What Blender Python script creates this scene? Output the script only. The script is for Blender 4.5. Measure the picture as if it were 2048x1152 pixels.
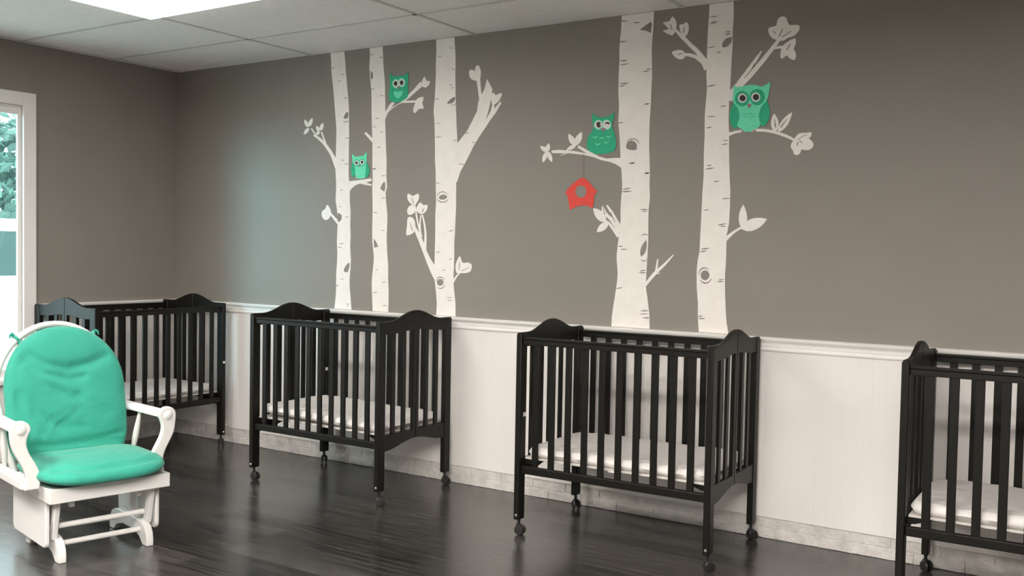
import bpy, bmesh, math, random
from mathutils import Vector, Matrix
from math import sin, cos, pi, radians

for o in list(bpy.data.objects):
    bpy.data.objects.remove(o)
SC = bpy.context.scene
COL = SC.collection

# ------------------------------------------------------------------ camera
FPX = 1955.0
CAM_POS = Vector((5.993, -4.6817, 1.3892))
YAW, PITCH, ROLL = -0.5767, -0.0384, 0.0182
fw = Vector((sin(YAW) * cos(PITCH), cos(YAW) * cos(PITCH), sin(PITCH)))
rt = Vector((cos(YAW), -sin(YAW), 0))
up = rt.cross(fw)
r2 = rt * cos(ROLL) + up * sin(ROLL)
u2 = -rt * sin(ROLL) + up * cos(ROLL)
cam_d = bpy.data.cameras.new('camera')
cam_d.sensor_width = 36.0
cam_d.lens = FPX / 2048 * 36.0
cam_d.clip_start = 0.05
cam = bpy.data.objects.new('camera', cam_d)
M = Matrix((r2, u2, -fw)).transposed().to_4x4()
M.translation = CAM_POS
cam.matrix_world = M
COL.objects.link(cam)
SC.camera = cam

# ------------------------------------------------------------------ world, sun, exposure
SC.view_settings.view_transform = 'Standard'
SC.view_settings.look = 'None'
SC.view_settings.gamma = 1.0
SC.view_settings.use_curve_mapping = False
SC.view_settings.exposure = 0.0
W = bpy.data.worlds.new('overcast_sky')
SC.world = W
W.use_nodes = True
SKY_STRENGTH = 5.2
SKY_COLOR = (0.82, 0.95, 1.0)
wn = W.node_tree
bg = wn.nodes['Background']
bg.inputs['Color'].default_value = (*SKY_COLOR, 1)
bg.inputs['Strength'].default_value = SKY_STRENGTH
# low hazy sun behind thin cloud, reaching the mural wall through the window
SUN_STRENGTH = 2.1
SUN_COLOR = (0.36, 0.84, 1.0)
SUN_DIR = Vector((0.46, 0.87, -0.08)).normalized()      # direction the light travels
sun_d = bpy.data.lights.new('sun', 'SUN')
sun_d.energy = SUN_STRENGTH
sun_d.angle = 0.30
sun_d.color = SUN_COLOR
sun = bpy.data.objects.new('sun', sun_d)
sun.rotation_euler = SUN_DIR.to_track_quat('-Z', 'Y').to_euler()
sun.location = (-6, -9, 5)
COL.objects.link(sun)
LIGHT_COLOR = (1.0, 0.94, 0.88)
# emission of the fluorescent panels, in the order of LIGHTS below
LIGHT_POWER = [9.5, 60.0, 56.0, 56.0, 56.0, 56.0]

# ------------------------------------------------------------------ room dimensions
ZC = 2.6429      # ceiling
ZR = 0.9896      # top of the chair rail
RX, RY = 9.2, -7.4

# ------------------------------------------------------------------ materials
def nt(name):
    m = bpy.data.materials.new(name)
    m.use_nodes = True
    n = m.node_tree
    return m, n, n.nodes['Principled BSDF']

def plain(name, col, rough=0.5, var=0.06, scale=8.0, bump=0.0, bscale=60.0, spec=0.5, metal=0.0, sheen=0.0, coat=0.0):
    m, n, b = nt(name)
    tc = n.nodes.new('ShaderNodeTexCoord')
    no = n.nodes.new('ShaderNodeTexNoise')
    no.inputs['Scale'].default_value = scale
    no.inputs['Detail'].default_value = 4
    n.links.new(tc.outputs['Object'], no.inputs['Vector'])
    cr = n.nodes.new('ShaderNodeValToRGB')
    cr.color_ramp.elements[0].position = 0.3
    cr.color_ramp.elements[1].position = 0.7
    cr.color_ramp.elements[0].color = (*[c * (1 - var) for c in col], 1)
    cr.color_ramp.elements[1].color = (*[min(1, c * (1 + var)) for c in col], 1)
    n.links.new(no.outputs['Fac'], cr.inputs['Fac'])
    n.links.new(cr.outputs['Color'], b.inputs['Base Color'])
    b.inputs['Roughness'].default_value = rough
    b.inputs['Specular IOR Level'].default_value = spec
    b.inputs['Metallic'].default_value = metal
    b.inputs['Sheen Weight'].default_value = sheen
    b.inputs['Coat Weight'].default_value = coat
    if bump:
        n2 = n.nodes.new('ShaderNodeTexNoise')
        n2.inputs['Scale'].default_value = bscale
        n2.inputs['Detail'].default_value = 3
        n.links.new(tc.outputs['Object'], n2.inputs['Vector'])
        bp = n.nodes.new('ShaderNodeBump')
        bp.inputs['Strength'].default_value = bump
        bp.inputs['Distance'].default_value = 0.01
        n.links.new(n2.outputs['Fac'], bp.inputs['Height'])
        n.links.new(bp.outputs['Normal'], b.inputs['Normal'])
    return m

MAT = {}
MAT['wall_grey'] = plain('grey_wall_paint', (0.262, 0.238, 0.212), 0.6, 0.03, 3, 0.05, 220)
MAT['wall_white'] = plain('white_wall_paint', (0.88, 0.845, 0.815), 0.5, 0.02, 3, 0.04, 200)
MAT['trim_white'] = plain('white_trim_paint', (0.88, 0.855, 0.83), 0.35, 0.02, 5)
MAT['brick_white'] = plain('painted_brick', (0.70, 0.67, 0.64), 0.55, 0.14, 16, 0.8, 40)
MAT['ceiling_tile'] = plain('ceiling_tile', (0.93, 0.905, 0.885), 0.9, 0.03, 30, 0.25, 160)
MAT['ceiling_bar'] = plain('ceiling_bar', (0.66, 0.645, 0.63), 0.5, 0.02)
MAT['mural_white'] = plain('mural_white_paint', (0.90, 0.855, 0.81), 0.6, 0.03, 14)
MAT['mural_grey'] = plain('mural_grey_paint', (0.26, 0.235, 0.22), 0.6, 0.12, 40)
MAT['owl_mint'] = plain('owl_mint_paint', (0.15, 0.80, 0.49), 0.6, 0.06, 60)
MAT['owl_emerald'] = plain('owl_emerald_paint', (0.014, 0.44, 0.23), 0.6, 0.08, 60)
MAT['owl_teal'] = plain('owl_teal_paint', (0.07, 0.58, 0.34), 0.6, 0.06, 60)
MAT['owl_white'] = plain('owl_white_paint', (0.76, 0.78, 0.72), 0.6, 0.03)
MAT['owl_black'] = plain('owl_black_paint', (0.012, 0.012, 0.011), 0.5, 0.05)
MAT['owl_beak'] = plain('owl_beak_paint', (0.33, 0.21, 0.23), 0.6, 0.05)
MAT['birdhouse_red'] = plain('birdhouse_paint', (0.80, 0.062, 0.042), 0.6, 0.05, 40)
MAT['chair_white'] = plain('chair_white_enamel', (0.80, 0.785, 0.765), 0.3, 0.02, 6)
MAT['caster_black'] = plain('caster_plastic', (0.02, 0.019, 0.018), 0.4, 0.1, 30)
MAT['cutoff_skirt'] = plain('light_cutoff_skirt', (0.25, 0.245, 0.24), 0.5, 0.03)
MAT['steel'] = plain('steel_bolt', (0.75, 0.73, 0.7), 0.3, 0.05, metal=0.9)
MAT['pale_board'] = plain('pale_board', (0.62, 0.59, 0.56), 0.6, 0.05, 12)
MAT['sticker'] = plain('white_sticker', (0.82, 0.81, 0.79), 0.5, 0.02)
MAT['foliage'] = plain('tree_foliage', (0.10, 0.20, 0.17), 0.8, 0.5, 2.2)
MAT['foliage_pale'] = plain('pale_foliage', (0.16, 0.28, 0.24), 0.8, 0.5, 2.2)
MAT['bark'] = plain('tree_bark', (0.12, 0.10, 0.08), 0.8, 0.3, 6)
MAT['van_white'] = plain('van_paint', (0.80, 0.82, 0.82), 0.25, 0.02, coat=0.5)
MAT['van_glass'] = plain('van_window', (0.02, 0.07, 0.065), 0.1, 0.05)
MAT['tyre'] = plain('tyre_rubber', (0.02, 0.02, 0.02), 0.8)
MAT['concrete'] = plain('driveway_concrete', (0.62, 0.64, 0.62), 0.9, 0.08, 3, 0.2, 30)

def wood_dark():
    m, n, b = nt('espresso_wood')
    tc = n.nodes.new('ShaderNodeTexCoord')
    mp = n.nodes.new('ShaderNodeMapping')
    mp.inputs['Scale'].default_value = (14, 14, 2.0)
    no = n.nodes.new('ShaderNodeTexNoise')
    no.inputs['Scale'].default_value = 5
    no.inputs['Detail'].default_value = 6
    cr = n.nodes.new('ShaderNodeValToRGB')
    cr.color_ramp.elements[0].color = (0.0042, 0.0038, 0.0027, 1)
    cr.color_ramp.elements[1].color = (0.0085, 0.0074, 0.0053, 1)
    n.links.new(tc.outputs['Object'], mp.inputs['Vector'])
    n.links.new(mp.outputs['Vector'], no.inputs['Vector'])
    n.links.new(no.outputs['Fac'], cr.inputs['Fac'])
    n.links.new(cr.outputs['Color'], b.inputs['Base Color'])
    b.inputs['Roughness'].default_value = 0.45
    b.inputs['Specular IOR Level'].default_value = 0.28
    return m
MAT['wood_dark'] = wood_dark()

def floor_mat():
    m, n, b = nt('dark_plank_floor')
    tc = n.nodes.new('ShaderNodeTexCoord')
    br = n.nodes.new('ShaderNodeTexBrick')
    br.offset = 0.37
    br.inputs['Scale'].default_value = 1.0
    br.inputs['Brick Width'].default_value = 1.25
    br.inputs['Row Height'].default_value = 0.13
    br.inputs['Mortar Size'].default_value = 0.0018
    br.inputs['Mortar Smooth'].default_value = 0.3
    br.inputs['Bias'].default_value = 0.0
    br.inputs['Color1'].default_value = (0.2, 0.2, 0.2, 1)
    br.inputs['Color2'].default_value = (0.8, 0.8, 0.8, 1)
    br.inputs['Mortar'].default_value = (0.0, 0.0, 0.0, 1)
    n.links.new(tc.outputs['Object'], br.inputs['Vector'])
    mp = n.nodes.new('ShaderNodeMapping')
    mp.inputs['Scale'].default_value = (1.6, 26, 1)
    n.links.new(tc.outputs['Object'], mp.inputs['Vector'])
    no = n.nodes.new('ShaderNodeTexNoise')
    no.inputs['Scale'].default_value = 1.6
    no.inputs['Detail'].default_value = 7
    no.inputs['Roughness'].default_value = 0.6
    n.links.new(mp.outputs['Vector'], no.inputs['Vector'])
    mx = n.nodes.new('ShaderNodeMix')
    mx.data_type = 'RGBA'
    mx.inputs[0].default_value = 0.32
    n.links.new(no.outputs['Fac'], mx.inputs[6])
    n.links.new(br.outputs['Color'], mx.inputs[7])
    cr = n.nodes.new('ShaderNodeValToRGB')
    cr.color_ramp.elements[0].position = 0.32
    cr.color_ramp.elements[0].color = (0.007, 0.0064, 0.0054, 1)
    cr.color_ramp.elements[1].position = 0.75
    cr.color_ramp.elements[1].color = (0.085, 0.077, 0.070, 1)
    n.links.new(mx.outputs[2], cr.inputs['Fac'])
    n.links.new(cr.outputs['Color'], b.inputs['Base Color'])
    rr = n.nodes.new('ShaderNodeMapRange')
    rr.inputs['To Min'].default_value = 0.13
    rr.inputs['To Max'].default_value = 0.34
    n.links.new(no.outputs['Fac'], rr.inputs['Value'])
    n.links.new(rr.outputs['Result'], b.inputs['Roughness'])
    bp = n.nodes.new('ShaderNodeBump')
    b.inputs['Specular IOR Level'].default_value = 0.85
    bp.inputs['Strength'].default_value = 0.12
    bp.inputs['Distance'].default_value = 0.004
    n.links.new(mx.outputs[2], bp.inputs['Height'])
    n.links.new(bp.outputs['Normal'], b.inputs['Normal'])
    return m
MAT['floor'] = floor_mat()

def fabric(name, col, wr=0.55, weave=260, foldscale=5.0):
    m, n, b = nt(name)
    tc = n.nodes.new('ShaderNodeTexCoord')
    n1 = n.nodes.new('ShaderNodeTexNoise')
    n1.inputs['Scale'].default_value = foldscale
    n1.inputs['Detail'].default_value = 3
    n1.inputs['Distortion'].default_value = 0.8
    n2 = n.nodes.new('ShaderNodeTexNoise')
    n2.inputs['Scale'].default_value = weave
    ad = n.nodes.new('ShaderNodeMath')
    ad.operation = 'MULTIPLY_ADD'
    ad.inputs[1].default_value = 0.04
    for k in (n1, n2):
        n.links.new(tc.outputs['Object'], k.inputs['Vector'])
    n.links.new(n2.outputs['Fac'], ad.inputs[0])
    n.links.new(n1.outputs['Fac'], ad.inputs[2])
    bp = n.nodes.new('ShaderNodeBump')
    bp.inputs['Strength'].default_value = wr
    bp.inputs['Distance'].default_value = 0.04
    n.links.new(ad.outputs[0], bp.inputs['Height'])
    n.links.new(bp.outputs['Normal'], b.inputs['Normal'])
    cr = n.nodes.new('ShaderNodeValToRGB')
    cr.color_ramp.elements[0].color = (*[c * 0.92 for c in col], 1)
    cr.color_ramp.elements[1].color = (*[min(1, c * 1.06) for c in col], 1)
    n.links.new(n2.outputs['Fac'], cr.inputs['Fac'])
    n.links.new(cr.outputs['Color'], b.inputs['Base Color'])
    b.inputs['Roughness'].default_value = 0.85
    b.inputs['Sheen Weight'].default_value = 0.15
    return m
MAT['green_fabric'] = fabric('green_cushion_cloth', (0.030, 0.345, 0.250))
MAT['sheet'] = fabric('white_cot_sheet', (0.80, 0.765, 0.74), 0.25, 200, 9)

def glass():
    m = bpy.data.materials.new('window_glass')
    m.use_nodes = True
    n = m.node_tree
    n.nodes.clear()
    out = n.nodes.new('ShaderNodeOutputMaterial')
    tr = n.nodes.new('ShaderNodeBsdfTransparent')
    tr.inputs['Color'].default_value = (0.93, 0.98, 0.97, 1)
    gl = n.nodes.new('ShaderNodeBsdfGlossy')
    gl.inputs['Roughness'].default_value = 0.02
    lw = n.nodes.new('ShaderNodeLayerWeight')
    lw.inputs['Blend'].default_value = 0.5
    pw = n.nodes.new('ShaderNodeMath')
    pw.operation = 'POWER'
    pw.inputs[1].default_value = 5.0
    fr = n.nodes.new('ShaderNodeMapRange')
    fr.inputs['To Min'].default_value = 0.04
    fr.inputs['To Max'].default_value = 1.0
    n.links.new(lw.outputs['Facing'], pw.inputs[0])
    n.links.new(pw.outputs[0], fr.inputs['Value'])
    mx = n.nodes.new('ShaderNodeMixShader')
    n.links.new(fr.outputs[0], mx.inputs[0])
    n.links.new(tr.outputs[0], mx.inputs[1])
    n.links.new(gl.outputs[0], mx.inputs[2])
    n.links.new(mx.outputs[0], out.inputs[0])
    return m
MAT['glass'] = glass()

def emitter(name, col, s):
    m, n, b = nt(name)
    b.inputs['Base Color'].default_value = (0.9, 0.9, 0.88, 1)
    b.inputs['Emission Color'].default_value = (*col, 1)
    b.inputs['Emission Strength'].default_value = s
    return m
for i_, p_ in enumerate(LIGHT_POWER):
    MAT['diffuser_%d' % i_] = emitter('lit_diffuser', LIGHT_COLOR, p_)

# ------------------------------------------------------------------ mesh helpers
class MB:
    """collects shapes, build() links them as ONE mesh object"""
    def __init__(s):
        s.bm = bmesh.new()
    def _add(s, verts, faces, mat=None):
        vs = [s.bm.verts.new(mat @ Vector(v) if mat else v) for v in verts]
        for f in faces:
            try:
                s.bm.faces.new([vs[i] for i in f])
            except ValueError:
                pass
    def box(s, x0, x1, y0, y1, z0, z1, mat=None):
        v = [(x, y, z) for x in (x0, x1) for y in (y0, y1) for z in (z0, z1)]
        f = [(0, 1, 3, 2), (4, 6, 7, 5), (0, 4, 5, 1), (2, 3, 7, 6), (0, 2, 6, 4), (1, 5, 7, 3)]
        s._add(v, f, mat)
        return s
    def prism(s, poly, a, b, fn):
        """poly of 2D points swept from a to b; fn(u, v, w) -> 3D point"""
        n = len(poly)
        v = [fn(p[0], p[1], a) for p in poly] + [fn(p[0], p[1], b) for p in poly]
        f = [tuple(range(n))[::-1], tuple(range(n, 2 * n))]
        f += [(i, (i + 1) % n, n + (i + 1) % n, n + i) for i in range(n)]
        s._add(v, f)
        return s
    def tube(s, pts, rad, n=12, flat=1.0, cap=True):
        pts = [Vector(p) for p in pts]
        if not isinstance(rad, (list, tuple)):
            rad = [rad] * len(pts)
        rings = []
        ref = None
        for i, p in enumerate(pts):
            t = (pts[min(i + 1, len(pts) - 1)] - pts[max(i - 1, 0)]).normalized()
            if ref is None:
                ref = Vector((0, 0, 1)) if abs(t.z) < 0.9 else Vector((1, 0, 0))
            a = (ref - t * ref.dot(t)).normalized()
            b = t.cross(a)
            ref = a
            rings.append([s.bm.verts.new(p + (a * cos(2 * pi * k / n) + b * sin(2 * pi * k / n) * flat) * rad[i]) for k in range(n)])
        for i in range(len(rings) - 1):
            for k in range(n):
                s.bm.faces.new((rings[i][k], rings[i][(k + 1) % n], rings[i + 1][(k + 1) % n], rings[i + 1][k]))
        if cap:
            s.bm.faces.new(rings[0][::-1])
            s.bm.faces.new(rings[-1])
        return s
    def lathe(s, prof, origin, axis, n=20):
        """prof: list of (radius, height along axis)"""
        ax = Vector(axis).normalized()
        q = ax.to_track_quat('Z', 'Y').to_matrix()
        o = Vector(origin)
        rings = []
        for r, h in prof:
            if r < 1e-6:
                rings.append([s.bm.verts.new(o + q @ Vector((0, 0, h)))])
            else:
                rings.append([s.bm.verts.new(o + q @ Vector((r * cos(2 * pi * k / n), r * sin(2 * pi * k / n), h))) for k in range(n)])
        for A, B in zip(rings, rings[1:]):
            for k in range(n):
                a = [A[k % len(A)], A[(k + 1) % len(A)], B[(k + 1) % len(B)], B[k % len(B)]]
                u = []
                for q_ in a:
                    if q_ not in u:
                        u.append(q_)
                if len(u) > 2:
                    s.bm.faces.new(u)
        return s
    def build(s, name, mat, parent=None, bevel=0.0, smooth=True, seg=2, angle=35):
        bmesh.ops.recalc_face_normals(s.bm, faces=s.bm.faces)
        me = bpy.data.meshes.new(name)
        s.bm.to_mesh(me)
        s.bm.free()
        me.materials.append(MAT[mat])
        if smooth:
            me.shade_smooth()
            me.set_sharp_from_angle(angle=radians(angle))
        o = bpy.data.objects.new(name, me)
        COL.objects.link(o)
        if parent is not None:
            o.parent = parent
        if bevel:
            b = o.modifiers.new('bevel', 'BEVEL')
            b.width = bevel
            b.segments = seg
            b.limit_method = 'ANGLE'
            b.angle_limit = radians(40)
        return o

def tag(o, label=None, cat=None, group=None, kind=None):
    if label:
        o['label'] = label
    if cat:
        o['category'] = cat
    if group:
        o['group'] = group
    if kind:
        o['kind'] = kind
    return o

def thing(name, label, cat, loc=(0, 0, 0), rotz=0.0, group=None):
    o = bpy.data.objects.new(name, None)
    o.empty_display_size = 0.2
    COL.objects.link(o)
    o.location = loc
    o.rotation_euler = (0, 0, rotz)
    return tag(o, label, cat, group)

def structure(o, label=None):
    return tag(o, label, None, None, 'structure')

def copy_tree(o, parent=None):
    c = o.copy()
    COL.objects.link(c)
    if parent is not None:
        c.parent = parent
    for ch in list(o.children):
        copy_tree(ch, c)
    return c

# ------------------------------------------------------------------ room shell
T = 0.14
structure(MB().box(-T, RX + T, RY - T, T, -0.12, 0).build('floor', 'floor', smooth=False), 'dark brown wood plank floor')
structure(MB().box(-T, RX + T, RY - T, T, ZC, ZC + 0.1).build('ceiling', 'ceiling_tile', smooth=False), 'white suspended tile ceiling')
structure(MB().box(-T, RX + T, 0, T, 0, ZC).build('wall_back', 'wall_grey', smooth=False), 'grey wall carrying the birch mural')
# left wall with a window opening
WY0, WY1, WZ0, WZ1 = -2.62, -1.178, 0.52, 2.245
mb = MB()
TL = 0.05      # thin left wall
mb.box(-TL, 0, RY, WY0, 0, ZC).box(-TL, 0, WY1, 0, 0, ZC)
for a_, b_ in ((WY0, WY1),):
    mb.box(-TL, 0, a_, b_, 0, WZ0).box(-TL, 0, a_, b_, WZ1, ZC)
structure(mb.build('wall_left', 'wall_grey', smooth=False), 'grey wall with the window')
structure(MB().box(RX, RX + T, RY, 0, 0, ZC).build('wall_right', 'wall_grey', smooth=False))
structure(MB().box(-T, RX + T, RY - T, RY, 0, ZC).build('wall_front', 'wall_grey', smooth=False))

def beadboard(name, a, b, z0, z1, fn):
    """white beadboard sheet with fine vertical grooves, from a to b along the wall"""
    prof = [(a, 0.0), (a, -0.016)]
    x = a + 0.06
    while x < b - 0.02:
        prof += [(x - 0.0018, -0.016), (x, -0.0153), (x + 0.0018, -0.016)]
        x += 0.0635
    prof += [(b, -0.016), (b, 0.0)]
    return structure(MB().prism(prof, z0, z1, fn).build(name, 'wall_white', smooth=False), 'white beadboard wainscot')
ZB = 0.106
beadboard('trim_1', 0.0, RX, ZB, 0.945, lambda u, v, w: (u, v, w))
beadboard('trim_2', WY1 + 0.0855, -0.016, ZB, 0.945, lambda u, v, w: (-v, u, w))
beadboard('trim_3', RY, WY1 + 0.0855, ZB, WZ0 - 0.035, lambda u, v, w: (-v, u, w))

def rail_profile():
    z = ZR
    return [(0, z), (-0.030, z), (-0.036, z - 0.004), (-0.036, z - 0.014), (-0.030, z - 0.020), (-0.024, z - 0.026),
            (-0.022, z - 0.036), (-0.024, z - 0.042), (-0.021, z - 0.048), (-0.024, z - 0.054), (-0.026, z - 0.062), (-0.022, z - 0.068), (0, z - 0.070)]
P = rail_profile()
structure(MB().prism(P, 0.0, RX, lambda u, v, w: (w, u, v)).build('trim_4', 'trim_white', angle=50), 'white chair rail under the mural')
structure(MB().prism(P, WY1 + 0.085, -0.036, lambda u, v, w: (-u, w, v)).build('trim_5', 'trim_white', angle=50), 'white chair rail right of the window')
structure(MB().prism(P, RY, WY0 - 0.085, lambda u, v, w: (-u, w, v)).build('trim_6', 'trim_white', angle=50), 'white chair rail left of the window')

def brick_course(name, a, b, fn, seed):
    """two painted courses of brick along the foot of the wall"""
    rnd = random.Random(seed)
    m = MB()
    m.prism([(a, 0), (a, -0.0025), (b, -0.0025), (b, 0)], 0.0, 0.108, fn)
    for row in range(2):
        z0 = 0.0015 + row * 0.054
        x = a - (0.1 if row else 0.0)
        while x < b:
            x1 = min(x + 0.205 + rnd.uniform(-0.004, 0.004), b)
            x0 = max(x, a)
            if x1 - x0 > 0.02:
                d = -0.0075 + rnd.uniform(-0.0012, 0.0012)
                n = 6
                top = []
                for k in range(n + 1):
                    t = x0 + (x1 - x0) * k / n
                    top.append((t, rnd.uniform(-0.001, 0.001)))
                # front face ring as a slightly uneven prism in the wall's plane
                poly = [(t, z0 + 0.0 + dz) for t, dz in top] + [(t, z0 + 0.0475 + dz) for t, dz in top[::-1]]
                m.prism(poly, -0.002, d, lambda p, q, w: fn(p, w, q))
            x += 0.215
    return structure(m.build(name, 'brick_white', bevel=0.003, smooth=True), 'white painted brick footing')
brick_course('baseboard_back', 0.0, RX, lambda u, v, w: (u, v, w), 4)
brick_course('baseboard_left', RY, -0.012, lambda u, v, w: (-v, u, w), 5)

# ceiling grid: flat bars just below the tiles
GX0, GY0, GDX, GDY = 0.06, -0.555, 1.30, 0.65
g = MB()
k = 0
while GX0 + k * GDX < RX:
    x = GX0 + k * GDX
    g.box(x - 0.012, x + 0.012, RY, 0, ZC - 0.004, ZC + 0.002)
    k += 1
k = 0
while GY0 - k * GDY > RY:
    y = GY0 - k * GDY
    g.box(0, RX, y - 0.012, y + 0.012, ZC - 0.004, ZC + 0.002)
    k += 1
structure(g.build('trim_7', 'ceiling_bar', smooth=False), 'ceiling grid bars')

# windows: casing, sash, pane, sill
CW = 0.084
def make_window(name, WY0, WY1, label):
    w = MB()
    w.box(0, 0.022, WY1, WY1 + CW, WZ0 - 0.05, WZ1 + CW)
    w.box(0, 0.022, WY0 - CW, WY0, WZ0 - 0.05, WZ1 + CW)
    w.box(0, 0.022, WY0, WY1, WZ1, WZ1 + CW)
    w.box(-TL, 0.0, WY1 - 0.006, WY1, WZ0, WZ1).box(-TL, 0.0, WY0, WY0 + 0.006, WZ0, WZ1).box(-TL, 0.0, WY0, WY1, WZ1 - 0.012, WZ1)
    win = structure(w.build(name, 'trim_white', bevel=0.004), label)
    s = MB()
    ya, yb, za, zb = WY0 + 0.006, WY1 - 0.006, WZ0 + 0.012, WZ1 - 0.012
    for (q0, q1, q2, q3) in ((ya, ya + 0.019, za, zb), (yb - 0.019, yb, za, zb), (ya + 0.019, yb - 0.019, za, za + 0.05), (ya + 0.019, yb - 0.019, zb - 0.045, zb)):
        s.box(-0.024, -0.004, q0, q1, q2, q3)
    s.build('sash', 'trim_white', win, bevel=0.004)
    MB().box(-0.016, -0.011, ya + 0.015, yb - 0.015, za + 0.04, zb - 0.04).build('pane', 'glass', win, smooth=False)
    MB().box(-TL, 0.06, WY0 - CW - 0.02, WY1 + CW + 0.02, WZ0 - 0.028, WZ0 + 0.004).build('sill', 'trim_white', win, bevel=0.006)
make_window('window_1', WY0, WY1, 'white framed window behind the glider')

# ------------------------------------------------------------------ ceiling lights
def make_light(x, y, label, mat, skirt):
    t = thing('ceiling_light', label, 'ceiling light', (x, y, ZC), 0, 'fluorescent ceiling lights')
    a, b = GDX / 2 - 0.012, GDY / 2 - 0.012
    f = MB()
    h = -skirt
    f.box(-a, a, -b, -b + 0.03, h, 0.0).box(-a, a, b - 0.03, b, h, 0.0)
    f.box(-a, -a + 0.03, -b + 0.03, b - 0.03, h, 0.0).box(a - 0.03, a, -b + 0.03, b - 0.03, h, 0.0)
    f.build('frame', 'trim_white' if skirt < 0.03 else 'cutoff_skirt', t)  # unseen panels: deeper grey sides added to keep light off the upper walls
    d = MB()
    c = 0.022
    prof = [(-b + 0.03, 0.0), (-b + 0.03, -0.012), (-b + 0.03 + c, -0.035), (b - 0.03 - c, -0.035), (b - 0.03, -0.012), (b - 0.03, 0.0)]
    d.prism(prof, -a + 0.03, a - 0.03, lambda u, v, w_: (w_, u, v))
    d.build('diffuser', mat, t, smooth=False)
    return t
LX, LY = 1.36 + GDX / 2, -1.205 - GDY / 2
LIGHTS = [(LX, LY, 'lit rectangular fluorescent panel in the ceiling above the glider and cribs'),
          (LX, LY - 4 * GDY, 'lit fluorescent ceiling panel left of the viewer, nearer the window wall'),
          (LX + 2 * GDX, LY - 4 * GDY, 'lit fluorescent ceiling panel nearest the viewer on the left'),
          (LX + 3 * GDX, LY - 4 * GDY, 'lit fluorescent ceiling panel nearest the viewer on the right'),
          (LX + 2 * GDX, LY - 6 * GDY, 'lit fluorescent ceiling panel behind the viewer on the left'),
          (LX + 3 * GDX, LY - 6 * GDY, 'lit fluorescent ceiling panel behind the viewer on the right')]
for i_, L in enumerate(LIGHTS):
    make_light(*L, 'diffuser_%d' % i_, 0.014 if i_ == 0 else 0.048)

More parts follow.
